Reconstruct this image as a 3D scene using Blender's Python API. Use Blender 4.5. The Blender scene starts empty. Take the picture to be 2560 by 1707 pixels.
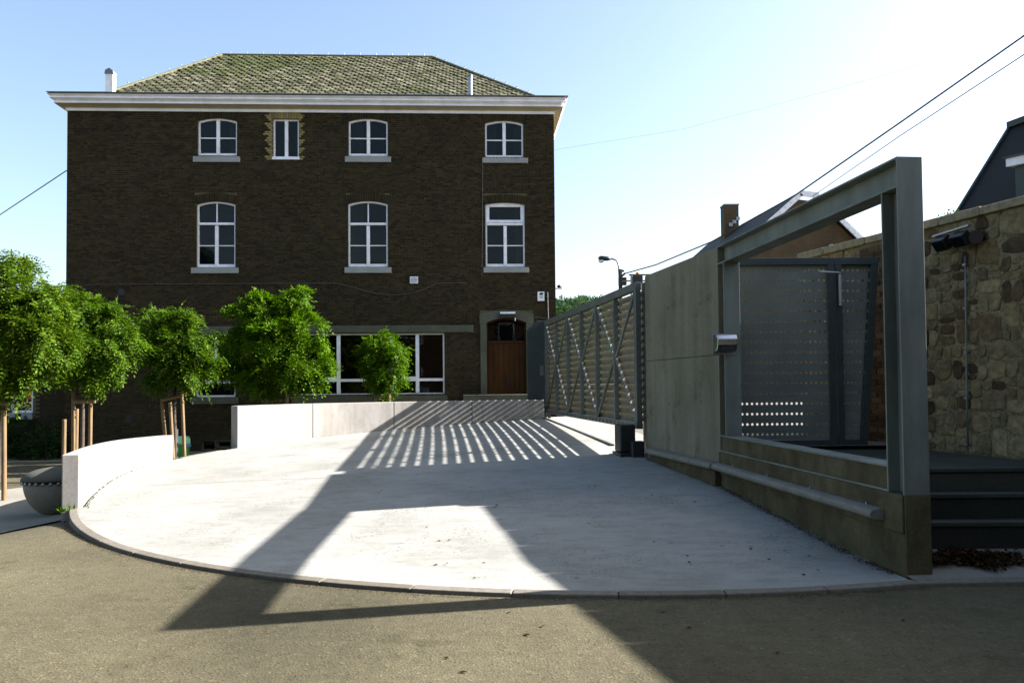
import bpy, math, random
import numpy as np
from mathutils import Vector, Matrix

random.seed(7)
rng = np.random.default_rng(7)
sc = bpy.context.scene
col = sc.collection
R = math.radians

# ------------------------------------------------------------------ camera
FPX, PITCH, ROLL, SHIFT = 2000.0, R(1.7), R(.5), 48.0     # in units of a 2560 px wide picture
CAM = Vector((0, 0, 1.5))
_F = Vector((0, math.cos(PITCH), math.sin(PITCH)))
_R0 = Vector((1, 0, 0)); _U0 = Vector((0, -math.sin(PITCH), math.cos(PITCH)))
_R = _R0 * math.cos(ROLL) - _U0 * math.sin(ROLL)
_U = _R0 * math.sin(ROLL) + _U0 * math.cos(ROLL)
cam_d = bpy.data.cameras.new('camera'); cam = bpy.data.objects.new('camera', cam_d); col.objects.link(cam)
cam.matrix_world = Matrix(((_R.x, _U.x, -_F.x, CAM.x), (_R.y, _U.y, -_F.y, CAM.y), (_R.z, _U.z, -_F.z, CAM.z), (0, 0, 0, 1)))
cam_d.sensor_width = 36; cam_d.sensor_fit = 'HORIZONTAL'; cam_d.lens = FPX / 2560 * 36
cam_d.shift_y = SHIFT / 2560; cam_d.clip_start = .05; cam_d.clip_end = 2000
sc.camera = cam

# ------------------------------------------------------------------ sky, sun, exposure
SUN_EL, SUN_AZ = R(31.4), R(78.0)          # azimuth from +Y towards +X
w = bpy.data.worlds.new('World'); sc.world = w; w.use_nodes = True
nt = w.node_tree; nt.nodes.clear()
sky = nt.nodes.new('ShaderNodeTexSky'); sky.sky_type = 'NISHITA'; sky.sun_disc = False
sky.sun_elevation = SUN_EL; sky.sun_rotation = SUN_AZ; sky.altitude = 100
sky.air_density = 1.0; sky.dust_density = 2.4; sky.ozone_density = .7
bg = nt.nodes.new('ShaderNodeBackground'); bg.inputs['Strength'].default_value = .068
wo = nt.nodes.new('ShaderNodeOutputWorld')
nt.links.new(sky.outputs[0], bg.inputs[0]); nt.links.new(bg.outputs[0], wo.inputs[0])
sd = bpy.data.lights.new('sun', 'SUN'); sd.energy = 5.0; sd.angle = R(.55); sd.color = (1, .945, .955)
sun = bpy.data.objects.new('sun', sd); col.objects.link(sun)
SUNV = Vector((math.sin(SUN_AZ) * math.cos(SUN_EL), math.cos(SUN_AZ) * math.cos(SUN_EL), math.sin(SUN_EL)))
sun.rotation_euler = SUNV.to_track_quat('Z', 'Y').to_euler()
sun.location = (20, 5, 20)
sc.view_settings.view_transform = 'Standard'; sc.view_settings.look = 'None'
sc.view_settings.exposure = 2.25; sc.view_settings.gamma = 1; sc.view_settings.use_curve_mapping = False
sc.cycles.max_bounces = 6; sc.cycles.diffuse_bounces = 3; sc.cycles.glossy_bounces = 3
sc.cycles.transparent_max_bounces = 12; sc.cycles.use_denoising = True
sc.cycles.caustics_reflective = False; sc.cycles.caustics_refractive = False

# ------------------------------------------------------------------ pixel to place helpers
def ray(x, y): return _F + _R * ((x - 1280) / FPX) - _U * ((y - 853.5 - SHIFT) / FPX)
def atz(x, y, z): d = ray(x, y); return CAM + d * ((z - CAM.z) / d.z)
def aty(x, y, Y): d = ray(x, y); return CAM + d * (Y / d.y)
def atp(x, y, P, n): d = ray(x, y); n = Vector(n); return CAM + d * ((Vector(P) - CAM).dot(n) / d.dot(n))
def lerp(a, b, t): return a + (b - a) * t
def S(a, b, v):
    t = min(max((v - a) / (b - a), 0), 1); return t * t * (3 - 2 * t)
V = Vector

# ------------------------------------------------------------------ mesh helpers
class MB:
    def __init__(self): self.v = []; self.f = []; self.r = []; self.rv = None
    def _add(self, vs, fs):
        b = len(self.v); self.v.extend([tuple(p) for p in vs]); self.f.extend([tuple(i + b for i in f) for f in fs])
        if self.rv is not None: self.r.extend([self.rv] * len(vs))
        return self
    def hexa(self, c):      # 8 corners: bottom 4 ccw, top 4
        return self._add(c, [(3, 2, 1, 0), (4, 5, 6, 7), (0, 1, 5, 4), (1, 2, 6, 5), (2, 3, 7, 6), (3, 0, 4, 7)])
    def obox(self, O, a, b, c, ra, rb, rc):
        O, a, b, c = V(O), V(a), V(b), V(c)
        p = lambda i, j, k: O + a * ra[i] + b * rb[j] + c * rc[k]
        return self.hexa([p(0, 0, 0), p(1, 0, 0), p(1, 1, 0), p(0, 1, 0), p(0, 0, 1), p(1, 0, 1), p(1, 1, 1), p(0, 1, 1)])
    def box(self, x0, x1, y0, y1, z0, z1):
        return self.obox((0, 0, 0), (1, 0, 0), (0, 1, 0), (0, 0, 1), (x0, x1), (y0, y1), (z0, z1))
    def bar(self, p0, p1, w, h, up=(0, 0, 1)):
        p0, p1 = V(p0), V(p1); a = (p1 - p0); L = a.length; a.normalize()
        s = a.cross(V(up)); s.normalize(); t = s.cross(a)
        return self.obox(p0, a, s, t, (0, L), (-w / 2, w / 2), (-h / 2, h / 2))
    def quad(self, *p): return self._add(p, [tuple(range(len(p)))])
    def prism(self, poly, d):     # polygon (list of points) extruded by vector d
        n = len(poly); d = V(d); vs = [V(p) for p in poly] + [V(p) + d for p in poly]
        fs = [tuple(range(n - 1, -1, -1)), tuple(range(n, 2 * n))] + [(i, (i + 1) % n, n + (i + 1) % n, n + i) for i in range(n)]
        return self._add(vs, fs)
    def tube(self, pts, r, n=8, cap=True):
        pts = [V(p) for p in pts]; m = len(pts); rs = r if isinstance(r, (list, tuple)) else [r] * m
        vs = []; prev = None
        for i, p in enumerate(pts):
            t = (pts[min(i + 1, m - 1)] - pts[max(i - 1, 0)]).normalized()
            u = prev if prev is not None else t.orthogonal().normalized()
            u = (u - t * u.dot(t)); u = u.normalized() if u.length > 1e-6 else t.orthogonal().normalized(); prev = u
            b = t.cross(u)
            for k in range(n):
                a = 2 * math.pi * k / n; vs.append(p + (u * math.cos(a) + b * math.sin(a)) * rs[i])
        fs = [(i * n + k, i * n + (k + 1) % n, (i + 1) * n + (k + 1) % n, (i + 1) * n + k) for i in range(m - 1) for k in range(n)]
        if cap: fs += [tuple(range(n - 1, -1, -1)), tuple((m - 1) * n + k for k in range(n))]
        return self._add(vs, fs)
    def lathe(self, c, prof, n=24):
        c = V(c); m = len(prof); vs = []
        for r_, z in prof:
            for k in range(n):
                a = 2 * math.pi * k / n; vs.append(c + V((r_ * math.cos(a), r_ * math.sin(a), z)))
        fs = [(i * n + k, i * n + (k + 1) % n, (i + 1) * n + (k + 1) % n, (i + 1) * n + k) for i in range(m - 1) for k in range(n)]
        fs += [tuple(range(n - 1, -1, -1)), tuple((m - 1) * n + k for k in range(n))]
        return self._add(vs, fs)
    def build(self, name, mat, parent=None, smooth=False, bevel=0, own=False):
        me = bpy.data.meshes.new(name)
        if parent is not None and not own: o0 = base_of(parent)
        else:
            a = np.array(self.v); o0 = V(((a[:, 0].min() + a[:, 0].max()) / 2, (a[:, 1].min() + a[:, 1].max()) / 2, a[:, 2].min()))
        me.from_pydata([(p[0] - o0.x, p[1] - o0.y, p[2] - o0.z) for p in self.v], [], self.f)
        me.update()
        if self.r:
            at = me.attributes.new('rnd', 'FLOAT', 'POINT'); at.data.foreach_set('value', self.r)
        if smooth: me.polygons.foreach_set('use_smooth', [True] * len(me.polygons))
        me.materials.append(mat)
        ob = bpy.data.objects.new(name, me); col.objects.link(ob)
        if parent is not None:
            ob.parent = parent
            if own: ob.location = o0 - base_of(parent)
        else: ob.location = o0
        if bevel:
            md = ob.modifiers.new('bevel', 'BEVEL'); md.width = bevel; md.segments = 2; md.limit_method = 'ANGLE'
        return ob

def base_of(o):
    p = V((0, 0, 0))
    while o is not None: p += o.location; o = o.parent
    return p
def tag(o, label=None, cat=None, group=None, kind=None):
    if label: o['label'] = label
    if cat: o['category'] = cat
    if group: o['group'] = group
    if kind: o['kind'] = kind
    return o
def empty(name, loc, label=None, cat=None, group=None):
    o = bpy.data.objects.new(name, None); col.objects.link(o); o.location = V(loc); o.empty_display_size = .2
    return tag(o, label, cat, group)
def struct(o): o['kind'] = 'structure'; return o

# ------------------------------------------------------------------ materials
def newmat(name):
    m = bpy.data.materials.new(name); m.use_nodes = True; t = m.node_tree; t.nodes.clear()
    out = t.nodes.new('ShaderNodeOutputMaterial'); b = t.nodes.new('ShaderNodeBsdfPrincipled')
    t.links.new(b.outputs[0], out.inputs[0]); return m, t, b, out
def N(t, kind, **kw):
    n = t.nodes.new(kind)
    for k, v in kw.items():
        if k in n.inputs.keys(): n.inputs[k].default_value = v
        else: setattr(n, k, v)
    return n
def ramp_node(t, stops, src):
    r = t.nodes.new('ShaderNodeValToRGB'); e = r.color_ramp.elements
    while len(e) < len(stops): e.new(.5)
    for i, (p, c) in enumerate(stops):
        e[i].position = p; e[i].color = (*c, 1) if len(c) == 3 else c
    t.links.new(src, r.inputs[0]); return r
def mixc(t, a, b, fac, mode='MIX'):
    m = t.nodes.new('ShaderNodeMix'); m.data_type = 'RGBA'; m.blend_type = mode
    for s, v in ((m.inputs[6], a), (m.inputs[7], b), (m.inputs[0], fac)):
        if hasattr(v, 'is_linked') or hasattr(v, 'links'): t.links.new(v, s)
        elif isinstance(v, (int, float)): s.default_value = v
        else: s.default_value = (*v, 1)
    return m.outputs[2]
def coords(t, scale=(1, 1, 1), kind='Object'):
    tc = t.nodes.new('ShaderNodeTexCoord'); mp = t.nodes.new('ShaderNodeMapping'); mp.inputs['Scale'].default_value = scale
    t.links.new(tc.outputs[kind], mp.inputs[0]); return mp.outputs[0]
def noise(t, vec, scale, detail=4, rough=.55):
    n = N(t, 'ShaderNodeTexNoise'); n.inputs['Scale'].default_value = scale; n.inputs['Detail'].default_value = detail
    n.inputs['Roughness'].default_value = rough; t.links.new(vec, n.inputs['Vector']); return n.outputs[0]
def bump(t, b, h, strength=.3, dist=.01):
    n = N(t, 'ShaderNodeBump'); n.inputs['Strength'].default_value = strength; n.inputs['Distance'].default_value = dist
    t.links.new(h, n.inputs['Height']); t.links.new(n.outputs[0], b.inputs['Normal'])
def rand_src(t):      # per object random + per piece attribute
    oi = t.nodes.new('ShaderNodeObjectInfo'); at = t.nodes.new('ShaderNodeAttribute'); at.attribute_name = 'rnd'
    ad = N(t, 'ShaderNodeMath', operation='ADD'); t.links.new(oi.outputs['Random'], ad.inputs[0]); t.links.new(at.outputs['Fac'], ad.inputs[1])
    fr = N(t, 'ShaderNodeMath', operation='FRACT'); t.links.new(ad.outputs[0], fr.inputs[0]); return fr.outputs[0]

def speckled(name, stops, fine, coarse, rough=.9, bstr=.25, bdist=.004, streak=None, grime=None, spk=.8):
    m, t, b, _ = newmat(name); vec = coords(t)
    c = noise(t, vec, coarse, 6, .6); f_ = noise(t, vec, fine, 3, .7)
    base = ramp_node(t, stops, c).outputs[0]
    sp = ramp_node(t, [(.36, (spk,) * 3), (.5, (1, 1, 1)), (.68, (1 + (1 - spk) * .4,) * 3)], f_).outputs[0]
    colr = mixc(t, base, sp, 1.0, 'MULTIPLY')
    if streak:
        sv = coords(t, streak[0]); s = noise(t, sv, streak[1], 5, .6)
        sr = ramp_node(t, [(.38, (1, 1, 1)), (.62, streak[2])], s).outputs[0]; colr = mixc(t, colr, sr, 1.0, 'MULTIPLY')
    if grime:
        g = noise(t, vec, grime[0], 7, .7); gr = ramp_node(t, [(grime[1], (1, 1, 1)), (grime[1] + .14, grime[2])], g).outputs[0]
        colr = mixc(t, colr, gr, 1.0, 'MULTIPLY')
    t.links.new(colr, b.inputs['Base Color']); b.inputs['Roughness'].default_value = rough
    b.inputs['Specular IOR Level'].default_value = .25
    bump(t, b, f_, bstr, bdist); return m

def asphalt_mat():
    m, t, b, _ = newmat('asphalt'); vec = coords(t)
    big = noise(t, vec, .35, 6, .62); base = ramp_node(t, [(.28, (.056, .050, .027)), (.45, (.084, .074, .041)), (.6, (.096, .085, .048)), (.75, (.112, .100, .058))], big).outputs[0]
    vo = N(t, 'ShaderNodeTexVoronoi'); vo.inputs['Scale'].default_value = 70; t.links.new(vec, vo.inputs['Vector'])
    ag = ramp_node(t, [(0, (.52, .52, .48)), (.3, (.97, .97, .97)), (.8, (1.05, 1.04, 1)), (1, (1.85, 1.8, 1.6))], vo.outputs['Color']).outputs[0]
    c2 = mixc(t, base, ag, 1.0, 'MULTIPLY')
    md = noise(t, vec, 9, 5, .7); mr = ramp_node(t, [(.35, (.84, .84, .82)), (.6, (1.06, 1.06, 1.06))], md).outputs[0]
    c2 = mixc(t, c2, mr, 1.0, 'MULTIPLY')
    pn = noise(t, vec, 2.2, 4, .6); pr = ramp_node(t, [(.58, (1, 1, 1)), (.7, (.70, .72, .66))], pn).outputs[0]
    c2 = mixc(t, c2, pr, 1.0, 'MULTIPLY')
    t.links.new(c2, b.inputs['Base Color']); b.inputs['Roughness'].default_value = .95; b.inputs['Specular IOR Level'].default_value = .2
    bump(t, b, vo.outputs['Distance'], .5, .006); return m

def ramp_mat():
    m, t, b, _ = newmat('ramp_concrete'); vec = coords(t)
    big = noise(t, vec, .5, 7, .65); base = ramp_node(t, [(.28, (.22, .222, .186)), (.5, (.30, .298, .258)), (.62, (.325, .32, .28)), (.78, (.35, .344, .302))], big).outputs[0]
    sv = coords(t, (1, 2.2, 1)); st = noise(t, sv, 3.2, 7, .75)
    sr = ramp_node(t, [(.36, (.80, .81, .78)), (.5, (.97, .97, .97)), (.62, (1.04, 1.04, 1.04))], st).outputs[0]; c = mixc(t, base, sr, 1.0, 'MULTIPLY')
    pit = noise(t, vec, 38, 3, .75); msk = noise(t, vec, 1.1, 4, .6)
    mm = N(t, 'ShaderNodeMath', operation='MULTIPLY_ADD'); t.links.new(msk, mm.inputs[0]); mm.inputs[1].default_value = .35; t.links.new(pit, mm.inputs[2])
    pr = ramp_node(t, [(.485, (.30, .30, .27)), (.565, (1, 1, 1))], mm.outputs[0]).outputs[0]; c = mixc(t, c, pr, 1.0, 'MULTIPLY')
    fn = noise(t, vec, 160, 2, .6); fr = ramp_node(t, [(.3, (.86, .86, .86)), (.6, (1.04, 1.04, 1.04))], fn).outputs[0]; c = mixc(t, c, fr, 1.0, 'MULTIPLY')
    t.links.new(c, b.inputs['Base Color']); b.inputs['Roughness'].default_value = .9; b.inputs['Specular IOR Level'].default_value = .2
    bump(t, b, pit, .3, .006); return m

def pieces_mat(name, stops, rough=.9, fine=30, bstr=.4, bdist=.004, moss=None, blotch=.5):
    m, t, b, _ = newmat(name); rs = rand_src(t); vec = coords(t)
    base = ramp_node(t, stops, rs); base.color_ramp.interpolation = 'LINEAR'
    f_ = noise(t, vec, fine, 5, .65); sp = ramp_node(t, [(.3, (blotch,) * 3), (.65, (1.15, 1.13, 1.1))], f_).outputs[0]
    c = mixc(t, base.outputs[0], sp, 1.0, 'MULTIPLY')
    if moss:
        g = noise(t, coords(t, kind='Object'), moss[0], 5, .65); gf = ramp_node(t, [(moss[1], (0, 0, 0)), (moss[1] + .12, (1, 1, 1))], g).outputs[0]
        c = mixc(t, c, moss[2], gf)
    t.links.new(c, b.inputs['Base Color']); b.inputs['Roughness'].default_value = rough; b.inputs['Specular IOR Level'].default_value = .25
    bump(t, b, f_, bstr, bdist); return m

def paint(name, c, rough=.5, metal=0, var=.12, nscale=6, spec=.5, streak=False):
    m, t, b, _ = newmat(name); vec = coords(t, (1, 1, .25) if streak else (1, 1, 1))
    n = noise(t, vec, nscale, 6, .65); r_ = ramp_node(t, [(.3, (1 - var * 2,) * 3), (.6, (1, 1, 1)), (.8, (1 + var,) * 3)], n).outputs[0]
    cc = mixc(t, c, r_, 1.0, 'MULTIPLY'); t.links.new(cc, b.inputs['Base Color'])
    rr = N(t, 'ShaderNodeMapRange'); rr.inputs['To Min'].default_value = max(rough - .1, .02); rr.inputs['To Max'].default_value = min(rough + .15, 1)
    t.links.new(n, rr.inputs['Value']); t.links.new(rr.outputs[0], b.inputs['Roughness'])
    b.inputs['Metallic'].default_value = metal; b.inputs['Specular IOR Level'].default_value = spec; return m

def leaf_mat(name, stops, trans=(.25, .45, .03), tf=.45):
    m, t, b, out = newmat(name); rs = rand_src(t)
    c = ramp_node(t, stops, rs).outputs[0]; t.links.new(c, b.inputs['Base Color']); b.inputs['Roughness'].default_value = .65
    b.inputs['Specular IOR Level'].default_value = .07
    tr = t.nodes.new('ShaderNodeBsdfTranslucent'); tc_ = mixc(t, c, trans, .6); t.links.new(tc_, tr.inputs[0])
    mx = t.nodes.new('ShaderNodeMixShader'); mx.inputs[0].default_value = tf
    t.links.new(b.outputs[0], mx.inputs[1]); t.links.new(tr.outputs[0], mx.inputs[2]); t.links.new(mx.outputs[0], out.inputs[0]); return m

def glass_mat(name, tint=(.004, .007, .006), clear=0.):
    m, t, b, out = newmat(name); b.inputs['Base Color'].default_value = (*tint, 1); b.inputs['Roughness'].default_value = .04
    b.inputs['IOR'].default_value = 1.40; b.inputs['Specular IOR Level'].default_value = .20
    vec = coords(t); n = noise(t, vec, 1.3, 2, .5); bump(t, b, n, .06, .02)
    if clear:
        tr = t.nodes.new('ShaderNodeBsdfTransparent'); tr.inputs[0].default_value = (.55, .66, .64, 1)
        gl = t.nodes.new('ShaderNodeBsdfGlossy'); gl.inputs['Roughness'].default_value = .03
        fr = t.nodes.new('ShaderNodeFresnel'); fr.inputs[0].default_value = 1.36
        mx = t.nodes.new('ShaderNodeMixShader'); t.links.new(fr.outputs[0], mx.inputs[0])
        t.links.new(tr.outputs[0], mx.inputs[1]); t.links.new(gl.outputs[0], mx.inputs[2]); t.links.new(mx.outputs[0], out.inputs[0])
    return m

M = {}
M['asphalt'] = asphalt_mat()
M['ramp'] = ramp_mat()
M['path'] = speckled('path_concrete', [(.3, (.20, .19, .15)), (.7, (.265, .252, .205))], 90, .8)
M['street'] = speckled('street_asphalt', [(.3, (.12, .115, .10)), (.7, (.18, .17, .15))], 70, .5)
M['parapet'] = speckled('parapet_concrete', [(.3, (.31, .298, .262)), (.7, (.39, .374, .332))], 60, .9, streak=((2.5, 2.5, .5), 2, (.80, .79, .76)), grime=(5, .60, (.72, .71, .70)))
M['wallconc'] = speckled('board_concrete', [(.3, (.20, .186, .125)), (.7, (.29, .270, .188))], 45, .9, streak=((4, 4, .3), 1.4, (.80, .79, .74)), grime=(2.2, .56, (.66, .64, .58)))
M['plinth'] = speckled('plinth_concrete', [(.3, (.095, .081, .038)), (.7, (.160, .138, .072))], 40, 1.3, streak=((1.5, 1.5, 1), 2.5, (.6, .58, .5)), grime=(5, .58, (.6, .57, .5)))
M['railconc'] = speckled('rail_concrete', [(.3, (.20, .19, .15)), (.7, (.30, .285, .23))], 40, 3, grime=(7, .6, (.6, .58, .52)))
M['bowllid'] = speckled('bowl_lid', [(.3, (.085, .088, .066)), (.7, (.12, .122, .092))], 60, 2)
M['bowl'] = speckled('bowl_concrete', [(.3, (.24, .233, .185)), (.7, (.30, .292, .235))], 60, 2)
M['kerb'] = pieces_mat('kerb_stone', [(0, (.15, .135, .10)), (1, (.21, .192, .15))], fine=22, blotch=.75)
M['brick'] = pieces_mat('dark_brick', [(0, (.015, .010, .004)), (.3, (.028, .019, .008)), (.6, (.040, .028, .011)), (.88, (.052, .037, .015)), (1, (.080, .042, .018))], fine=60, blotch=.6)
M['mortar'] = speckled('mortar', [(.3, (.110, .092, .042)), (.7, (.180, .150, .072))], 60, 1.2, grime=(.8, .5, (.55, .52, .45)))
M['ybrick'] = pieces_mat('yellow_brick', [(0, (.22, .17, .06)), (.6, (.30, .24, .09)), (1, (.12, .085, .035))], fine=50, blotch=.6)
M['rbrick'] = pieces_mat('pier_brick', [(0, (.045, .025, .015)), (.5, (.09, .055, .03)), (1, (.15, .10, .055))], fine=40, blotch=.55)
M['stone'] = pieces_mat('rubble_stone', [(0, (.31, .250, .122)), (.2, (.20, .165, .085)), (.4, (.38, .310, .165)), (.55, (.17, .118, .052)), (.72, (.27, .228, .130)), (.84, (.11, .074, .034)), (1, (.06, .040, .021))], fine=11, blotch=.42, bstr=.8, bdist=.012)
M['stonemortar'] = speckled('rubble_mortar', [(.3, (.19, .158, .080)), (.7, (.34, .288, .16))], 30, 3.5, bstr=1, bdist=.02, grime=(7, .50, (.38, .35, .28)), spk=.5)
M['coping'] = pieces_mat('coping_stone', [(0, (.24, .21, .125)), (1, (.34, .30, .19))], fine=12, blotch=.6)
M['slate'] = pieces_mat('roof_slate', [(0, (.040, .041, .016)), (.35, (.075, .076, .032)), (.7, (.110, .111, .056)), (.92, (.15, .15, .085)), (1, (.21, .21, .14))], fine=16, blotch=.45, rough=.85)
M['slatemoss'] = pieces_mat('mossy_slate', [(0, (.030, .045, .006)), (.5, (.058, .075, .012)), (1, (.09, .10, .03))], fine=18, blotch=.4)
M['darkslate'] = pieces_mat('dark_slate', [(0, (.013, .015, .012)), (1, (.022, .025, .020))], fine=12, blotch=.8, rough=.7)
M['white'] = paint('white_paint', (.90, .89, .91), .5, var=.10, nscale=5)
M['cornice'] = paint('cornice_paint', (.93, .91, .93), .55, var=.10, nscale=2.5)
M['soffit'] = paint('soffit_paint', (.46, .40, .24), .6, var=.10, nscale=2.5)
M['sill'] = speckled('blue_stone', [(.3, (.30, .305, .29)), (.7, (.40, .405, .385))], 70, 2, bstr=.1)
M['darkstone'] = speckled('dark_stone', [(.3, (.10, .102, .070)), (.7, (.145, .146, .102))], 70, 2, bstr=.1, grime=(3, .6, (.7, .7, .65)))
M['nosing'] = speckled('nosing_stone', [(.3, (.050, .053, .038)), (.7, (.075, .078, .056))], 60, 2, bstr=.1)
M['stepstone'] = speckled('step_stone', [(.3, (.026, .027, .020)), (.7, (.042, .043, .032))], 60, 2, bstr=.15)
M['glass'] = glass_mat('window_glass')
M['clearglass'] = glass_mat('shop_glass', clear=1)
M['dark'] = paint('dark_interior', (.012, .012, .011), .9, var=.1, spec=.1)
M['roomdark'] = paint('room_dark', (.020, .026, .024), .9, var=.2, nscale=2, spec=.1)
M['curtain'] = paint('curtain', (.055, .060, .052), .9, var=.25, nscale=6, spec=.1, streak=True)
M['wood'] = paint('varnished_wood', (.080, .029, .003), .5, var=.3, nscale=3, streak=True, spec=.15)
M['stake'] = paint('stake_wood', (.22, .145, .062), .8, var=.25, nscale=8, streak=True)
M['bark'] = paint('bark', (.085, .065, .045), .9, var=.3, nscale=12)
M['steel'] = paint('grey_blue_steel', (.175, .200, .165), .5, metal=.1, var=.26, nscale=3.0, streak=True)
M['darksteel'] = paint('dark_blue_steel', (.042, .060, .054), .45, metal=.1, var=.15, nscale=3)
M['gatesteel'] = paint('gate_steel', (.165, .178, .145), .5, metal=.1, var=.15, nscale=3, streak=True)
M['slatsteel'] = paint('slat_steel', (.19, .168, .10), .5, metal=.1, var=.15, nscale=3)
M['perf'] = paint('perforated_sheet', (.165, .185, .150), .5, metal=.1, var=.12, nscale=2)
M['chrome'] = paint('stainless', (.62, .64, .66), .18, metal=1, var=.05)
M['galv'] = paint('galvanised', (.42, .43, .45), .4, metal=.8, var=.12)
M['black'] = paint('black_plastic', (.012, .013, .013), .45, var=.1)
M['motor'] = paint('motor_housing', (.016, .020, .018), .5, var=.2)
M['cable'] = paint('cable_rubber', (.02, .02, .022), .6)
M['greycable'] = paint('grey_cable', (.14, .13, .10), .7)
M['leadgrey'] = paint('lead', (.24, .25, .27), .5, metal=.4)
M['green'] = paint('green_plastic', (.06, .52, .10), .4)  # bin green brightened to stand in for sunlight blocked by the tree
M['liner'] = paint('green_liner', (.35, .82, .45), .45)  # liner brightened likewise, in place of direct sun
M['blueliner'] = paint('blue_liner', (.25, .50, .85), .45)
M['red'] = paint('red_band', (.5, .05, .03), .5)
M['orange'] = paint('orange_lens', (.7, .25, .02), .25)
def brick_tex(name, c1, c2, mo, scale):
    m, t, b, _ = newmat(name); tc = t.nodes.new('ShaderNodeTexCoord'); sep = t.nodes.new('ShaderNodeSeparateXYZ'); cmb = t.nodes.new('ShaderNodeCombineXYZ')
    ad = N(t, 'ShaderNodeMath', operation='ADD'); t.links.new(tc.outputs['Object'], sep.inputs[0]); t.links.new(sep.outputs[0], ad.inputs[0]); t.links.new(sep.outputs[1], ad.inputs[1])
    t.links.new(ad.outputs[0], cmb.inputs[0]); t.links.new(sep.outputs[2], cmb.inputs[1])
    bt = t.nodes.new('ShaderNodeTexBrick'); bt.inputs['Scale'].default_value = scale; bt.inputs['Color1'].default_value = (*c1, 1); bt.inputs['Color2'].default_value = (*c2, 1); bt.inputs['Mortar'].default_value = (*mo, 1)
    bt.inputs['Mortar Size'].default_value = .015; bt.inputs['Brick Width'].default_value = .42; bt.inputs['Row Height'].default_value = .14; t.links.new(cmb.outputs[0], bt.inputs['Vector'])
    n = noise(t, coords(t), 1.2, 6, .7); r_ = ramp_node(t, [(.3, (.6, .6, .6)), (.65, (1.2, 1.15, 1.1))], n).outputs[0]
    t.links.new(mixc(t, bt.outputs[0], r_, 1.0, 'MULTIPLY'), b.inputs['Base Color']); b.inputs['Roughness'].default_value = .9; return m
M['houseb'] = brick_tex('house_brick', (.105, .064, .026), (.072, .046, .020), (.17, .125, .06), 2.0)
M['cardboard'] = paint('pale_box', (.25, .40, .42), .7)
M['globe'] = paint('green_globe', (.05, .25, .16), .3)
M['leaf'] = leaf_mat('leaf_bright', [(0, (.016, .044, .001)), (.5, (.038, .088, .002)), (1, (.088, .155, .004))], trans=(.17, .40, .003), tf=.20)
M['leaf2'] = leaf_mat('leaf_mid', [(0, (.014, .036, .001)), (.5, (.034, .072, .002)), (1, (.085, .128, .005))], trans=(.18, .34, .004), tf=.18)
M['leaf3'] = leaf_mat('leaf_deep', [(0, (.011, .032, .001)), (.5, (.028, .064, .002)), (1, (.072, .120, .004))], trans=(.15, .34, .003), tf=.17)
M['leafdark'] = leaf_mat('leaf_dark', [(0, (.012, .030, .008)), (1, (.030, .060, .015))], trans=(.05, .12, .01), tf=.25)
M['woodland'] = leaf_mat('leaf_far', [(0, (.018, .045, .022)), (1, (.045, .085, .035))], trans=(.06, .14, .03), tf=.2)
M['dryleaf'] = leaf_mat('leaf_dry', [(0, (.020, .009, .004)), (.6, (.042, .021, .008)), (1, (.095, .055, .02))], trans=(.2, .1, .03), tf=.15)

def scale_albedo(m, k):
    t = m.node_tree
    for b in [n for n in t.nodes if n.type == 'BSDF_PRINCIPLED']:
        i = b.inputs['Base Color']
        if i.is_linked:
            src = i.links[0].from_socket; t.links.new(mixc(t, src, (k, k, k), 1.0, 'MULTIPLY'), i)
ALB = {'asphalt': .87, 'ramp': .84, 'path': .80, 'parapet': .82, 'cornice': 1, 'white': 1, 'leaf': 1, 'leaf2': 1, 'leaf3': 1, 'green': 1, 'liner': 1, 'slate': .80, 'slatemoss': .8, 'steel': .95, 'perf': .95, 'glass': 1, 'clearglass': 1, 'stake': .8, 'sill': .85, 'soffit': .9, 'ybrick': 1.1}
for k_, m_ in M.items(): scale_albedo(m_, ALB.get(k_, .75))

# ------------------------------------------------------------------ layout of the place
CX, CY, RK = 1.05, 12.66, 6.95                     # the ramp's round front edge
def ramp_z(x, y):
    return max(-.346212 - .009895 * x + .059855 * y - .001298 * x * x + .002174 * x * y - .000676 * y * y, .025)
def h(x, y):
    return -.30 * S(4.6, 6.8, -x) * S(6, 10, y) - .15 * S(12, 20, y) * S(3.5, 6, -x)
G0, G1 = V((2.02, 13.0, 0)), V((.85, 20.85, 0))        # sliding gate, near and far end
W0, W1 = V((2.60, 10.08, 0)), V((2.13, 12.74, 0))      # concrete wall
F0 = V((2.96, 6.08, 0))                                # frame, near end, inner face
ft = V((-.09, 1, 0)).normalized(); fw = V((ft.y, -ft.x, 0))
wt = (W1 - W0).normalized(); ww = V((wt.y, -wt.x, 0))
gt = (G1 - G0).normalized(); gw = V((gt.y, -gt.x, 0))
ZT = 3.22
UZ = V((0, 0, 1))
STREET = .70
def sw(y, off=0): return V((5.1 - .27 * (y - 9.9) + off * .965, y + off * .26, 0))   # face line of the stone wall

# ------------------------------------------------------------------ ground sheets
def sheet(name, xs, ys, zf, mat):
    nx, ny = len(xs), len(ys); m = MB()
    m.v = [(x, y, zf(x, y)) for y in ys for x in xs]
    m.f = [(j * nx + i, j * nx + i + 1, (j + 1) * nx + i + 1, (j + 1) * nx + i) for j in range(ny - 1) for i in range(nx - 1)]
    return struct(m.build(name, mat, smooth=True))
xs = sorted(set([-400, -150, -60, -30] + list(np.arange(-18, 10, .4).round(2)) + [14, 30, 60, 150, 400]))
ys = sorted(set([-200, -60, -20, -10, -5] + list(np.arange(-3, 26, .4).round(2)) + [30, 45, 80, 150, 400]))
sheet('asphalt_yard', xs, ys, h, M['asphalt'])

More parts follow.
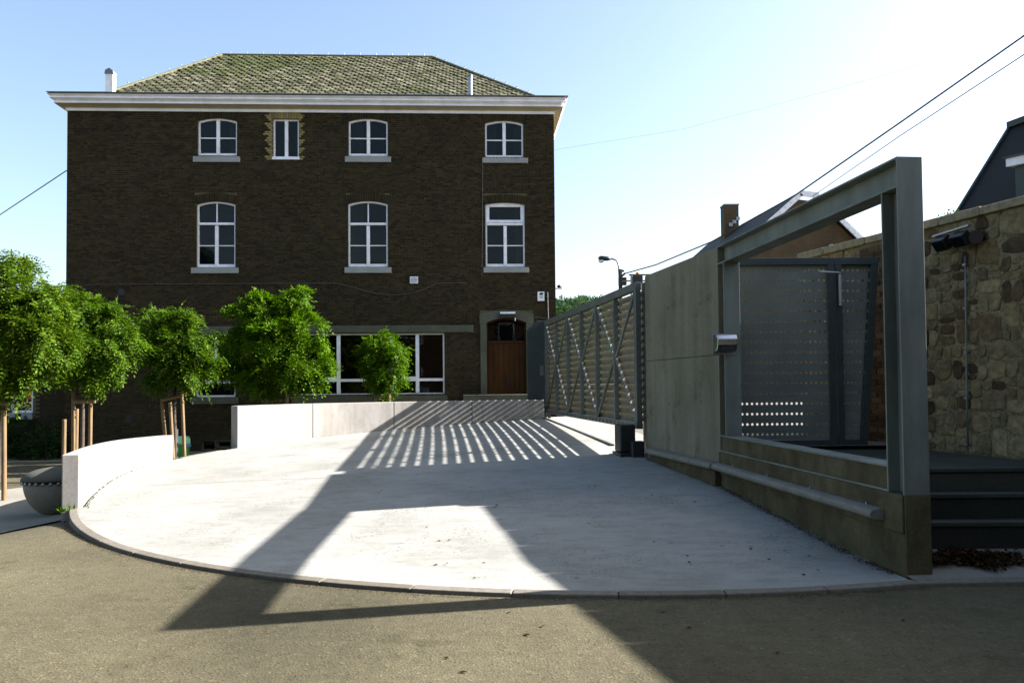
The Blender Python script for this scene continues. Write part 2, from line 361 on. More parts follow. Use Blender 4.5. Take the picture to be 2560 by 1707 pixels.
# ramp outline: round front edge, the two parapets, then the gate line
def cpt(a, r=RK): return V((CX + r * math.cos(a), CY + r * math.sin(a), 0))
BK = [(-5.134, 9.6145), (-5.70, 11.05), (-6.06, 12.33), (-6.21, 13.45), (-6.10, 14.62), (-5.62, 16.06), (-4.45, 17.85), (-2.82, 19.05), (-1.01, 19.93), (.815, 20.47)]
def catmull(P, n=8):
    out = []
    for i in range(len(P) - 1):
        p0, p1, p2, p3 = P[max(i - 1, 0)], P[i], P[i + 1], P[min(i + 2, len(P) - 1)]
        for k in range(n):
            t = k / n
            out.append(tuple(.5 * ((2 * b) + (c - a) * t + (2 * a - 5 * b + 4 * c - d) * t * t + (-a + 3 * b - 3 * c + d) * t ** 3) for a, b, c, d in zip(p0, p1, p2, p3)))
    out.append(P[-1]); return out
a_r = math.atan2(6.0 - CY, 2.93 - CX); a_l = math.atan2(9.6145 - CY, -5.134 - CX) 
if a_l > 0: a_l -= 2 * math.pi
front = [tuple(cpt(lerp(a_r, a_l, i / 40)))[:2] for i in range(41)]
back = catmull(BK, 8)
gate_side = [(.90, 20.86), (1.9, 20.95), (2.95, 13.0), (2.22, 12.95), (2.64, 10.1), (2.66, 9.6), (2.9, 6.9)]
outline = front + back[1:] + [p for p in gate_side]
dense = []
for i, p in enumerate(outline):
    q = outline[(i + 1) % len(outline)]; L = math.hypot(q[0] - p[0], q[1] - p[1]); n = max(1, int(L / .35))
    dense += [(lerp(p[0], q[0], k / n), lerp(p[1], q[1], k / n)) for k in range(n)]
m = MB(); cc = (-.3, 12.9); NR = 30; nb = len(dense)
m.v = [(*cc, ramp_z(*cc))]
for k in range(1, NR + 1):
    s_ = k / NR
    for p in dense:
        x, y = lerp(cc[0], p[0], s_), lerp(cc[1], p[1], s_); m.v.append((x, y, ramp_z(x, y)))
m.f = [(0, 1 + i, 1 + (i + 1) % nb) for i in range(nb)]
for k in range(NR - 1):
    o_ = 1 + k * nb
    m.f += [(o_ + i, o_ + nb + i, o_ + nb + (i + 1) % nb, o_ + (i + 1) % nb) for i in range(nb)]
ramp = struct(m.build('ramp', M['ramp'], smooth=True))

# apron and street beyond the gate
m = MB(); pts = [(1.9, 20.95), (2.95, 13.0), (2.95, 10.05)]
m.v = []
for (x, y) in [(1.6, 23.0)] + pts:
    m.v += [(x, y, ramp_z(min(x, 2.9), min(y, 21)) if y > 12 else STREET), (x + 1.6, y + .2, STREET + .004)]
m.f = [(2 * i, 2 * i + 1, 2 * i + 3, 2 * i + 2) for i in range(3)]
struct(m.build('apron', M['path']))
m = MB(); m.quad((3.0, 10.02, STREET), (60, 10.02, STREET), (60, 160, STREET + 2), (2.6, 160, STREET + 2), (2.6, 25, STREET), (3.0, 21, STREET))
struct(m.build('street', M['street']))

# light concrete path ringing the ramp on the left
m = MB(); A0, A1, NA, NRr = R(205.5), R(97), 60, 10
for i in range(NA + 1):
    a = lerp(A0, A1, i / NA)
    for k in range(NRr + 1):
        p = cpt(a, lerp(6.6, 10.4, k / NRr)); m.v.append((p.x, p.y, min(h(p.x, p.y) + .02, ramp_z(p.x, p.y) - .02)))
m.f = [(i * (NRr + 1) + k, i * (NRr + 1) + k + 1, (i + 1) * (NRr + 1) + k + 1, (i + 1) * (NRr + 1) + k) for i in range(NA) for k in range(NRr)]
struct(m.build('path', M['path'], smooth=True))

# kerb stones, each its own piece
kroot = empty('kerb', cpt(R(250)), None); struct(kroot)
def kerb_seg(p0s, p1s, name='kerb_stone', wdt=.11, top=.012, bot=-.12, parent=kroot):
    # p0s: list of inner-edge points, p1s: outer-edge points
    m = MB(); n = len(p0s)
    for a, b in zip(p0s, p1s):
        zt = ramp_z(*a) + top; zb = h(*b) + bot
        m.v += [(a[0], a[1], zt), (b[0], b[1], zt - .008), (b[0] , b[1], zb), (a[0], a[1], zb)]
    for i in range(n - 1):
        for k in range(4): m.f.append((4 * i + k, 4 * i + (k + 1) % 4, 4 * i + 4 + (k + 1) % 4, 4 * i + 4 + k))
    m.f += [(3, 2, 1, 0), tuple(4 * (n - 1) + k for k in range(4))]
    return m.build(name, M['kerb'], parent, bevel=.008)
NK = 13
for i in range(NK):
    g = .004 / RK; a0, a1 = lerp(a_r, a_l + .0, i / NK) - g, lerp(a_r, a_l, (i + 1) / NK) + g
    an = [lerp(a0, a1, k / 6) for k in range(7)]
    kerb_seg([tuple(cpt(a, RK + .002))[:2] for a in an], [tuple(cpt(a, RK + .092))[:2] for a in an])
# straight run on to the right, past the post
kx = [2.95, 3.85, 4.75, 5.65, 6.55]
for i in range(4):
    f0 = lambda x: 5.99 + (x - 2.95) * .03
    kerb_seg([(kx[i] + .006, f0(kx[i])), (kx[i + 1], f0(kx[i + 1]))], [(kx[i] + .006, f0(kx[i]) - .113), (kx[i + 1], f0(kx[i + 1]) - .113)], top=.012)
# open gap between the two parapets: narrow edging stones
gp = [p for p in back if 14.75 < p[1] < 15.9]
for i in range(0, len(gp) - 1):
    a, b = V((*gp[i], 0)), V((*gp[i + 1], 0)); n_ = (b - a).normalized(); o_ = V((-n_.y, n_.x, 0)) * .12
    kerb_seg([tuple((a + n_ * .004))[:2], tuple(b)[:2]], [tuple((a + n_ * .004 + o_))[:2], tuple(b + o_)[:2]], top=.006, bot=-.3)

# pavement to the right of the post
m = MB()
for x in np.arange(2.96, 7.2, .25):
    for y, z in ((5.992 + (x - 2.95) * .03, .030), (6.2, .05), (6.6, .12), (7.3, .125)): m.v.append((float(x), float(y), z))
nx = len(m.v) // 4
m.f = [(4 * i + k, 4 * i + 4 + k, 4 * i + 5 + k, 4 * i + 1 + k) for i in range(nx - 1) for k in range(3)]
struct(m.build('pavement', M['path']))

# ------------------------------------------------------------------ parapets round the ramp
def parapet(root, pts, ztop, th, joints, name='panel'):
    # pts: inner face points along the curve; one panel between neighbouring joint indices
    P = [V((p[0], p[1], 0)) for p in pts]
    nrm = []
    for i in range(len(P)):
        t = (P[min(i + 1, len(P) - 1)] - P[max(i - 1, 0)]).normalized(); nrm.append(V((-t.y, t.x, 0)))
    for ja, jb in zip(joints[:-1], joints[1:]):
        m = MB(); idx = list(range(ja, jb + 1)); n = len(idx)
        for q, i in enumerate(idx):
            sh_ = V((0, 0, 0)); t = (P[min(i + 1, len(P) - 1)] - P[max(i - 1, 0)]).normalized()
            if q == 0 and ja > 0: sh_ = t * .006
            if q == n - 1 and jb < len(P) - 1: sh_ = -t * .006
            a = P[i] + sh_; b = a + nrm[i] * th; zt = ztop(i / (len(P) - 1)); zb = h(b.x, b.y) - .15
            m.v += [(a.x, a.y, zb), (a.x, a.y, zt), (b.x, b.y, zt), (b.x, b.y, zb)]
        for i in range(n - 1):
            for k in range(4): m.f.append((4 * i + k, 4 * i + 4 + k, 4 * i + 4 + (k + 1) % 4, 4 * i + (k + 1) % 4))
        m.f += [(0, 1, 2, 3), tuple(4 * (n - 1) + k for k in (3, 2, 1, 0))]
        o = m.build(name, M['parapet'], root, bevel=.012)
lp = catmull([(-5.16, 9.55)] + BK[1:5], 10)
lp = [p for p in lp if p[1] < 14.5]
root = empty('curved_parapet', (*lp[0], ramp_z(*lp[0])), 'low curved pale concrete wall at the left edge of the ramp, nearest the camera', 'wall', 'concrete parapets round the ramp')
parapet(root, lp, lambda t: lerp(.715, .64, t), .185, [0, len(lp) * 13 // 30, len(lp) - 1])
bp = catmull([(-5.56, 16.2)] + BK[6:], 10)
jx = []
for px in (785, 983, 1184):
    jx.append(min(range(len(bp)), key=lambda i: abs(1280 + FPX * bp[i][0] / bp[i][1] - px)))
root2 = empty('straight_parapet', (*bp[0], ramp_z(*bp[0])), 'long low concrete wall behind the ramp, half striped by the gate shadow', 'wall', 'concrete parapets round the ramp')
parapet(root2, bp, lambda t: lerp(1.115, 1.10, t), .20, [0] + jx + [len(bp) - 1])

# ------------------------------------------------------------------ steel frame, wall and gates on the right
def hbeam(m, p0, p1, wd, dd, b, hh, tf=.018, tw=.014):
    p0, p1, wd, dd = V(p0), V(p1), V(wd).normalized(), V(dd).normalized(); a = p1 - p0; L = a.length; a.normalize()
    m.obox(p0, a, wd, dd, (0, L), (-b / 2, b / 2), (hh / 2 - tf, hh / 2))
    m.obox(p0, a, wd, dd, (0, L), (-b / 2, b / 2), (-hh / 2, -hh / 2 + tf))
    m.obox(p0, a, wd, dd, (0.001, L - .001), (-tw / 2, tw / 2), (-hh / 2 + tf - .0005, hh / 2 - tf + .0005))
B_, H_ = .205, .235
LF = 4.02                                    # frame length along ft
fo = F0 + fw * (B_ / 2)                      # axis line of the frame
fr = empty('steel_frame', F0, 'open grey steel beam frame standing beside the ramp, tallest thing at the right', 'frame')
zb0 = .845
m = MB(); m.obox(fo, ft, fw, UZ, (0, .018), (-B_ / 2, B_ / 2), (.635, ZT)); m.obox(fo, ft, fw, UZ, (H_ - .018, H_), (-B_ / 2, B_ / 2), (.635, ZT - H_ - .001)); m.obox(fo, ft, fw, UZ, (.0175, H_ - .0175), (-.007, .007), (.636, ZT - H_ - .001))
m.build('post', M['steel'], fr, bevel=.003)
m = MB(); hbeam(m, fo + ft * (LF - H_ / 2) + UZ * (zb0 + .001), fo + ft * (LF - H_ / 2) + UZ * (ZT - H_ - .001), fw, ft, B_, H_); m.build('post', M['steel'], fr, bevel=.003)
m = MB(); hbeam(m, fo + ft * .019 + UZ * (ZT - H_ / 2), fo + ft * LF + UZ * (ZT - H_ / 2), fw, UZ, B_, H_); m.build('top_beam', M['steel'], fr, bevel=.003)
m = MB(); hbeam(m, fo + ft * (H_ + .001) + UZ * (zb0 - .105), fo + ft * (LF + .02) + UZ * (zb0 - .105), fw, UZ, B_, .21); m.build('bottom_beam', M['steel'], fr, bevel=.003)
# concrete facing smeared in the bottom beam's web
m = MB(); m.obox(fo + UZ * 0, ft, fw, UZ, (H_ + .01, LF), (-.085, -.008), (.655, .825)); m.build('concrete_infill', M['plinth'], fr)
# plinth
pl = empty('concrete_plinth', F0, 'stained concrete base wall under the steel frame, wedge beside the ramp', 'wall')
m = MB(); m.obox(fo, ft, fw, UZ, (.012, LF + 3.0 * 0), (-.118, .10), (.345, .633)); m.build('upper_course', M['plinth'], pl, bevel=.008)
m = MB(); m.obox(fo, ft, fw, UZ, (.01, LF), (-.100, .10), (-.25, .343)); m.build('lower_course', M['plinth'], pl, bevel=.008)
m = MB(); m.obox(fo, ft, fw, UZ, (-.006, .009), (-.10, .102), (-.25, .632)); m.build('end_face', M['plinth'], pl, bevel=.003)
# guide rail on the plinth
gr = empty('guide_rail', fo + ft * .3 - fw * .13 + UZ * .45, 'pale worn guide rail fixed along the concrete base beside the ramp', 'rail')
m = MB(); 
prof = [(-.118, .405), (-.205, .415), (-.232, .435), (-.236, .462), (-.215, .488), (-.16, .500), (-.118, .500)]
m.prism([fo + ft * .26 + fw * a + UZ * z for a, z in prof], ft * (LF - .27)); m.build('rail', M['railconc'], gr, bevel=.006)
for k in range(4):
    m = MB(); c_ = fo + ft * (.5 + k * 1.0) - fw * .13 + UZ * .505; m.lathe(c_, [(.009, -.012), (.009, .004), (.004, .012)], 8); m.build('bolt', M['galv'], gr)
# tall concrete wall
cw = empty('concrete_wall', W0, 'tall board-marked concrete wall panel between steel frame and sliding gate', 'wall')
Lw = (W1 - W0).length
m = MB(); m.obox(W0, wt, ww, UZ, (-.02, Lw), (0, .22), (-.2, 1.845)); m.build('lower_panel', M['wallconc'], cw, bevel=.006)
m = MB(); m.obox(W0, wt, ww, UZ, (-.02, Lw), (.002, .22), (1.853, ZT - .01)); m.build('upper_panel', M['wallconc'], cw, bevel=.006)
m = MB(); m.obox(W0, wt, ww, UZ, (0, Lw - .01), (.012, .20), (1.84, 1.86)); m.build('joint', M['plinth'], cw)
for (s_, z) in ((.55, 2.55), (.55, 1.25), (1.7, 2.6), (1.7, 1.2)):
    m = MB(); a0 = W0 + wt * s_ + UZ * z; m.tube([a0 - ww * .0015, a0 + ww * .01], .018, 10); m.build('tie_hole', M['plinth'], cw)
m = MB(); m.obox(W0, wt, ww, UZ, (-.03, Lw - .35), (-.085, -.0015), (-.2, .40)); m.build('base_ledge', M['plinth'], cw, bevel=.01)
m = MB(); m.prism([W0 - wt * .03 + ww * a + UZ * z for a, z in ((-.0875, .405), (-.14, .415), (-.165, .435), (-.168, .462), (-.15, .488), (-.10, .500), (-.002, .500), (-.002, .405))], wt * (Lw - .32)); m.build('ledge_rail', M['railconc'], cw, bevel=.006)
# ---- sliding gate
sg = empty('sliding_gate', V((G0.x, G0.y, ramp_z(*G0[:2]))), 'long grey steel sliding gate with slats and zigzag braces across the ramp top', 'gate')
Lg = (G1 - G0).length; ZG0, ZG1 = .76, 3.15
def gb(ra, rz, rn): return (G0, gt, gw, UZ, ra, rn, rz)
m = MB(); m.obox(*gb((0, Lg), (ZG1 - .13, ZG1), (0, .10))); m.build('top_rail', M['gatesteel'], sg, bevel=.004)
m = MB(); m.obox(*gb((0, Lg), (ZG0, ZG0 + .10), (0, .10)))
m.build('bottom_rail', M['gatesteel'], sg, bevel=.004)
for k in range(30):
    m = MB(); s_ = .25 + k * .26; m.obox(*gb((s_, s_ + .09), (ZG0 + .025, ZG0 + .075), (-.004, .0))); m.build('rail_slot', M['black'], sg)
NB = 6
for i in range(NB + 1):
    s_ = i * (Lg - .09) / NB; wd_ = .13 if i in (0,) else .085
    m = MB(); m.obox(*gb((s_, s_ + wd_), (ZG0 + .101, ZG1 - .131), (.003, .09))); m.build('upright', M['gatesteel'], sg, bevel=.004)
bay = (Lg - .09) / NB; zlo, zhi, zm = ZG0 + .11, ZG1 - .14, (ZG0 + ZG1) / 2
for i in range(NB):
    s0, s1 = i * bay + (.13 if i == 0 else .09), (i + 1) * bay
    # braces meet at mid height on every second upright
    ctr = s1 if i % 2 == 0 else s0; far = s0 if i % 2 == 0 else s1
    for zz in (zhi, zlo):
        p0 = G0 + gt * far + UZ * zz + gw * .035; p1 = G0 + gt * ctr + UZ * zm + gw * .035
        m = MB(); m.bar(p0, p1, .04, .06, up=gw.cross((p1 - p0).normalized())); m.build('brace', M['steel'] if zz == zhi else M['gatesteel'], sg, bevel=.003)
NS = 17; pitch = (zhi - zlo + .02) / NS
for k in range(NS):
    z = zlo - .01 + k * pitch
    m = MB(); p = [(.093, z), (.096, z - .002), (.140, z + pitch - .012), (.135, z + pitch - .006), (.132, z + pitch - .009), (.136, z + pitch - .013)]
    m.prism([G0 + gt * .02 + gw * a + UZ * b for a, b in p], gt * (Lg - .04)); m.build('slat', M['slatsteel'], sg)
m = MB(); ps = G0 + gt * (Lg - .35); m.obox(ps, gt, gw, UZ, (0, .06), (.02, .08), (ramp_z(ps.x, ps.y) - .02, ZG0)); m.build('foot', M['darksteel'], sg)
m = MB(); m.obox(W1, wt, ww, UZ, (.004, .34), (.06, .20), (.2, 3.14)); m.build('guide_post', M['darksteel'], sg, bevel=.004)
# track bar close to the ground
tk = empty('gate_track', G0 + gt * .5 + UZ * .5, 'thin dark steel track lying under the sliding gate', 'rail')
m = MB(); q0, q1 = G0 + gt * 1.2 - gw * .1, G0 + gt * (Lg - .1) - gw * .1
m.hexa([q0 + UZ * (ramp_z(*q0[:2]) - .01), q0 + gw * .05 + UZ * (ramp_z(*q0[:2]) - .01), q1 + gw * .05 + UZ * (ramp_z(*q1[:2]) - .01), q1 + UZ * (ramp_z(*q1[:2]) - .01),
        q0 + UZ * (ramp_z(*q0[:2]) + .03), q0 + gw * .05 + UZ * (ramp_z(*q0[:2]) + .03), q1 + gw * .05 + UZ * (ramp_z(*q1[:2]) + .03), q1 + UZ * (ramp_z(*q1[:2]) + .03)])
m.build('track', M['darksteel'], tk)
# receiving post at the far end
rp = empty('gate_post', G1, 'dark flat steel receiving post at the far end of the sliding gate', 'post')
m = MB(); a = G1 + gt * .03
poly = [(-.44, .55), (.06, .55), (.06, 3.16), (-.18, 3.16), (-.44, 2.92)]
m.prism([a + gw * u + UZ * z for u, z in poly], gt * .12); m.build('housing', M['darksteel'], rp, bevel=.006)
m = MB(); m.obox(a, gt, gw, UZ, (-.012, -.001), (-.12, -.03), (1.72, 1.98)); m.build('lock_plate', M['steel'], rp)
m = MB(); m.obox(a, gt, gw, UZ, (-.09, -.002), (-.17, -.05), (.68, .80)); m.build('catch', M['black'], rp)
# motor
mp_ = G0 + gt * .02 - gw * .20
mo = empty('gate_motor', V((mp_.x, mp_.y, ramp_z(*mp_[:2]))), 'black gate motor box at the near end of the sliding gate', 'motor')
zb_ = ramp_z(*mp_[:2])
m = MB(); m.obox(mp_, gt, gw, UZ, (-.17, .17), (-.13, .13), (zb_ + .05, zb_ + .50)); m.build('cover', M['motor'], mo, bevel=.03)
m = MB(); m.obox(mp_, gt, gw, UZ, (-.24, .24), (-.15, .24), (zb_ - .02, zb_ + .049)); m.build('base', M['motor'], mo, bevel=.01)
m = MB(); m.obox(mp_, gt, gw, UZ, (-.34, -.18), (.02, .22), (zb_ - .03, zb_ + .24)); m.build('gearbox', M['motor'], mo, bevel=.02)

# ---- pedestrian gate in perforated sheet, at the back of the platform
pg = empty('pedestrian_gate', aty(1980, 1110, 10.15), 'perforated grey sheet pedestrian gate at the back of the platform', 'gate')
YG = 10.18
def gp_(px, z): p = aty(px, 900, YG); return V((p.x, YG, z))
xL, xM0, xM1, xR1, xR0 = gp_(1832, 0).x, gp_(2072, 0).x, gp_(2108, 0).x, gp_(2194, 0).x, gp_(2160, 0).x
zGt, zGb = 3.08, .70
def perf(name, x0, x1, z0, z1, y, dx, dz, r, mat, parent, x1b=None):
    # sheet with real round holes: every cell is a ring of quads round its hole
    nx, nz = int((x1 - x0) / dx), int((z1 - z0) / dz); mx, mz = (x1 - x0) / nx, (z1 - z0) / nz
    m = MB(); K = 8
    for i in range(nx):
        for j in range(nz):
            cx_, cz_ = x0 + (i + .5) * mx, z0 + (j + .5) * mz; b = len(m.v)
            for k in range(K):
                a = 2 * math.pi * (k + .5) / K; m.v.append((cx_ + r * math.cos(a), y, cz_ + r * math.sin(a)))
            sq = [(.5, .0), (.5, .5), (0, .5), (-.5, .5), (-.5, 0), (-.5, -.5), (0, -.5), (.5, -.5)]
            for sx, sz in sq: m.v.append((cx_ + sx * mx, y, cz_ + sz * mz))
            # outer k sits between hole verts k-1 and k
            for k in range(K):
                m.f.append((b + (k - 1) % K, b + K + k, b + k)); m.f.append((b + k, b + K + k, b + K + (k + 1) % K))
    if x1b is not None:
        for i, p in enumerate(m.v):
            t = (p[2] - z0) / (z1 - z0); s_ = (p[0] - x0) / (x1 - x0); m.v[i] = (x0 + s_ * (lerp(x1b, x1, t) - x0), p[1], p[2])
    o = m.build(name, mat, parent); md = o.modifiers.new('solid', 'SOLIDIFY'); md.thickness = .003; return o
perf('perforated_panel', xL + .02, xM0 - .002, zGb + .07, zGt - .09, YG + .02, .060, .126, .0165, M['perf'], pg)
perf('perforated_panel', xM1 + .002, xR0 + .14, zGb + .07, zGt - .09, YG + .05, .060, .126, .0165, M['perf'], pg, x1b=xR0 - .02)
m = MB(); m.box(xL, xM0 + .09, YG - .03, YG + .05, zGt - .09, zGt); m.build('leaf_top_rail', M['darksteel'], pg, bevel=.003)
m = MB(); m.box(xM1 - .085, xR1 + .03, YG - .02, YG + .06, zGt - .09, zGt + .002); m.build('side_top_rail', M['darksteel'], pg, bevel=.003)
m = MB(); m.box(xM0, xM0 + .085, YG - .028, YG + .048, zGb, zGt - .091); m.build('leaf_stile', M['darksteel'], pg, bevel=.003)
m = MB(); m.box(xM1 - .083, xM1, YG - .018, YG + .058, zGb, zGt - .091); m.build('fixed_post', M['darksteel'], pg, bevel=.003)
m = MB(); m.box(xL, xM0 - .001, YG - .028, YG + .048, zGb, zGb + .065); m.build('bottom_rail', M['darksteel'], pg, bevel=.003)
m = MB(); m.box(xM1 + .001, xR0 - .03, YG - .018, YG + .058, zGb, zGb + .065); m.build('bottom_rail', M['darksteel'], pg, bevel=.003)
m = MB(); m.hexa([(xR0 - .06, YG - .016, zGb), (xR0 + .02, YG - .016, zGb), (xR0 + .02, YG + .06, zGb), (xR0 - .06, YG + .06, zGb),
                  (xR0 + .11, YG - .016, zGt - .091), (xR1 + .03, YG - .016, zGt - .091), (xR1 + .03, YG + .06, zGt - .091), (xR0 + .11, YG + .06, zGt - .091)])
m.build('slanted_stile', M['darksteel'], pg, bevel=.003)
m = MB(); m.box(xL - .06, xL - .004, YG - .03, YG + .05, zGb, zGt); m.build('hinge_post', M['steel'], pg, bevel=.003)
a, b = aty(2048, 679, YG - .10), aty(2098, 681, YG - .09)
m = MB(); m.bar(a, b, .02, .016); m.build('closer_arm', M['chrome'], pg, bevel=.002)
a, b = aty(2100, 686, YG - .07), aty(2102, 764, YG - .07)
m = MB(); m.tube([a, b], .024, 12); m.build('closer_cylinder', M['galv'], pg, smooth=False)
m = MB(); m.tube([a + V((0, 0, .02)), V((a.x, YG, a.z + .02))], .012, 8); m.build('closer_bracket', M['galv'], pg)
# stainless letter hood on the frame's far post
lb = empty('letter_hood', aty(1817, 880, 9.72), 'shiny stainless letter hood fixed on the far frame post', 'letterbox')
m = MB(); p = aty(1817, 858, 9.74); prof = [(0, -.11), (-.09, -.09), (-.13, -.02), (-.13, .06), (-.09, .105), (0, .11)]
m.prism([p + ft * (.10 + a_) + UZ * z - fw * .125 for a_, z in prof], fw * .25); m.build('hood', M['chrome'], lb, bevel=.008)
m = MB(); m.obox(p, fw, ft, UZ, (-.085, .085), (-.038, -.0305), (-.085, -.035)); m.build('slot', M['black'], lb)
m = MB(); m.obox(p, fw, ft, UZ, (-.14, .14), (.101, .112), (-.135, .125)); m.build('back_plate', M['galv'], lb)
# button plate on post
# ---- platform and steps
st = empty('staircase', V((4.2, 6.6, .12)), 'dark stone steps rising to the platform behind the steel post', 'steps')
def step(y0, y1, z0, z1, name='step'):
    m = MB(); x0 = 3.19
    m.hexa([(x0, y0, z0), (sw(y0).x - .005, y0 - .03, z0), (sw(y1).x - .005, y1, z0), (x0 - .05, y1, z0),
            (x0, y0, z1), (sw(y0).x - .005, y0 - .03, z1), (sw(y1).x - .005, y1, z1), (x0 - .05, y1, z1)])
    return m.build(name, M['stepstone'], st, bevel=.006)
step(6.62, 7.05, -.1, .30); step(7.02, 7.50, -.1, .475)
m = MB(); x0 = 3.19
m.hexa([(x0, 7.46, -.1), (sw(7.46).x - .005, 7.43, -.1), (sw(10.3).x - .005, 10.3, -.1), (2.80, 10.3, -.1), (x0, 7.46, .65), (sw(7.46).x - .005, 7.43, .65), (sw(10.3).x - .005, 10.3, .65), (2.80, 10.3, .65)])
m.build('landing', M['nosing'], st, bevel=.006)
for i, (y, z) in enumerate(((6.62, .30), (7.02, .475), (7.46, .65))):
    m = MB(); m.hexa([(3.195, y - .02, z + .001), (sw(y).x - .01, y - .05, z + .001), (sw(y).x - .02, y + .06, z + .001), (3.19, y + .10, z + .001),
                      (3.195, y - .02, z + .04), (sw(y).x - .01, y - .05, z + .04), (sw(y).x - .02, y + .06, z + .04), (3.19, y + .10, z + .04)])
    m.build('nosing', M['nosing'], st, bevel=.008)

# ------------------------------------------------------------------ rubble stone wall on the right
ws = V((-.27, 1, 0)).normalized(); wn = V((-ws.y, ws.x, 0))            # along the wall (away), and out of its face
WB = sw(-6)
def wp(s, z, n=0): return WB + ws * s + UZ * z + wn * n
def s_of_y(y): return (y + 6) / ws.y
S0, S1 = 0, s_of_y(12.3)
SP0, SP1 = s_of_y(10.25), s_of_y(10.95)                               # brick pier
ZW = 3.36
rw = empty('stone_wall', wp(s_of_y(9), .6), 'old rubble stone wall with coping along the right side of the steps', 'wall')
m = MB(); m.obox(WB, ws, wn, UZ, (S0, SP0), (-.45, 0), (-.3, ZW)); m.obox(WB, ws, wn, UZ, (SP1, S1), (-.45, 0), (-.3, ZW)); m.obox(WB, ws, wn, UZ, (SP0, SP1), (-.45, -.012), (-.3, ZW))
wall_core = m.build('mortar_core', M['stonemortar'], rw)
# stones: a rectangle split again and again into uneven pieces
def split(r, out, d=0):
    a0, a1, b0, b1 = r; w_, h_ = a1 - a0, b1 - b0
    lim = random.choice([.10, .14, .19, .25, .31])
    if d > 3 and (w_ < lim * 1.5 and h_ < lim * 1.1): out.append(r); return
    if w_ < .14 and h_ < .14: out.append(r); return
    if w_ > h_ * 1.35 or (w_ > h_ * .9 and random.random() < .5):
        c = lerp(a0, a1, random.uniform(.34, .66)); split((a0, c, b0, b1), out, d + 1); split((c, a1, b0, b1), out, d + 1)
    else:
        c = lerp(b0, b1, random.uniform(.34, .66)); split((a0, a1, b0, c), out, d + 1); split((a0, a1, c, b1), out, d + 1)
def stones(s0, s1, z0, z1, as_parts):
    out = []; split((s0, s1, z0, z1), out); big = MB()
    for a0, a1, b0, b1 in out:
        cx_, cz_ = (a0 + a1) / 2, (b0 + b1) / 2; g = random.uniform(.001, .010); hw, hh_ = (a1 - a0) / 2 - g, (b1 - b0) / 2 - g
        if hw < .03 or hh_ < .025: continue
        K = random.choice([7, 8, 9, 10]); e = random.uniform(3, 12); ph = random.uniform(0, .5); sk = random.uniform(-.22, .22); pts = []
        for k in range(K):
            a = 2 * math.pi * (k + ph) / K; c_, s_ = math.cos(a), math.sin(a)
            rr = (abs(c_) ** e + abs(s_) ** e) ** (-1 / e) * random.uniform(.88, 1.05)
            pts.append((cx_ + hw * rr * c_ + sk * hh_ * rr * s_, cz_ + hh_ * rr * s_))
        dep = random.uniform(.005, .020)
        mm_ = MB() if as_parts else big
        mm_.rv = None if as_parts else random.random()
        b = len(mm_.v)
        o1 = [wp(p[0], p[1], -.01) for p in pts]; o2 = [wp(p[0], p[1], dep * .6) for p in pts]
        o3 = [wp(lerp(p[0], cx_, .13), lerp(p[1], cz_, .13), dep * random.uniform(.6, 1.35)) for p in pts]
        mm_._add(o1 + o2 + o3 + [wp(cx_ + random.uniform(-.3, .3) * hw, cz_ + random.uniform(-.3, .3) * hh_, dep * random.uniform(.9, 1.4))], [(k, (k + 1) % K, K + (k + 1) % K, K + k) for k in range(K)] + [(K + k, K + (k + 1) % K, 2 * K + (k + 1) % K, 2 * K + k) for k in range(K)] + [(2 * K + k, 2 * K + (k + 1) % K, 3 * K) for k in range(K)])
        if as_parts: mm_.build('stone', M['stone'], rw, smooth=False)
    if not as_parts and big.v: tag(big.build('far_stones', M['stone'], rw), kind='stuff')
stones(s_of_y(7.9), SP0, .66, ZW, True)
stones(SP1, S1, 2.2, ZW, True)
stones(0, s_of_y(7.9), .0, ZW, False)
# coping
s_ = S0
while s_ < S1 - .1:
    L = random.uniform(.6, 1.0); e_ = min(s_ + L, S1)
    m = MB(); z0 = ZW + .001; dz = random.uniform(-.008, .008)
    m.hexa([wp(s_ + .005, z0, -.52), wp(e_ - .005, z0, -.52), wp(e_ - .005, z0, .06), wp(s_ + .005, z0, .06),
            wp(s_ + .005, z0 + .13 + dz, -.5), wp(e_ - .005, z0 + .13 + dz, -.5), wp(e_ - .005, z0 + .10 + dz, .055), wp(s_ + .005, z0 + .10 + dz, .055)])
    m.build('coping_stone', M['coping'], rw, bevel=.012); s_ = e_
# brick pier carrying the pedestrian gate
pr_ = empty('brick_pier', wp((SP0 + SP1) / 2, .65), 'narrow dark brick pier between pedestrian gate and stone wall', 'pier')
m = MB(); m.obox(WB, ws, wn, UZ, (SP0 + .005, SP1 - .005), (-.3, .028), (.6, ZW)); m.build('mortar_core', M['mortar'], pr_)
zc = .66; row = 0
while zc < ZW - .07:
    a = SP0 + .005 - (.10 if row % 2 else 0)
    while a < SP1 - .02:
        b = a + .215; a_, b_ = max(a, SP0 + .004), min(b, SP1 - .004)
        if b_ - a_ > .04:
            m = MB(); j = random.uniform(0, .012); m.obox(WB, ws, wn, UZ, (a_ + .006, b_ - .006), (.02, .034 + j), (zc + .005, zc + .068)); m.build('brick', M['rbrick'], pr_)
        a = b
    zc += .078; row += 1
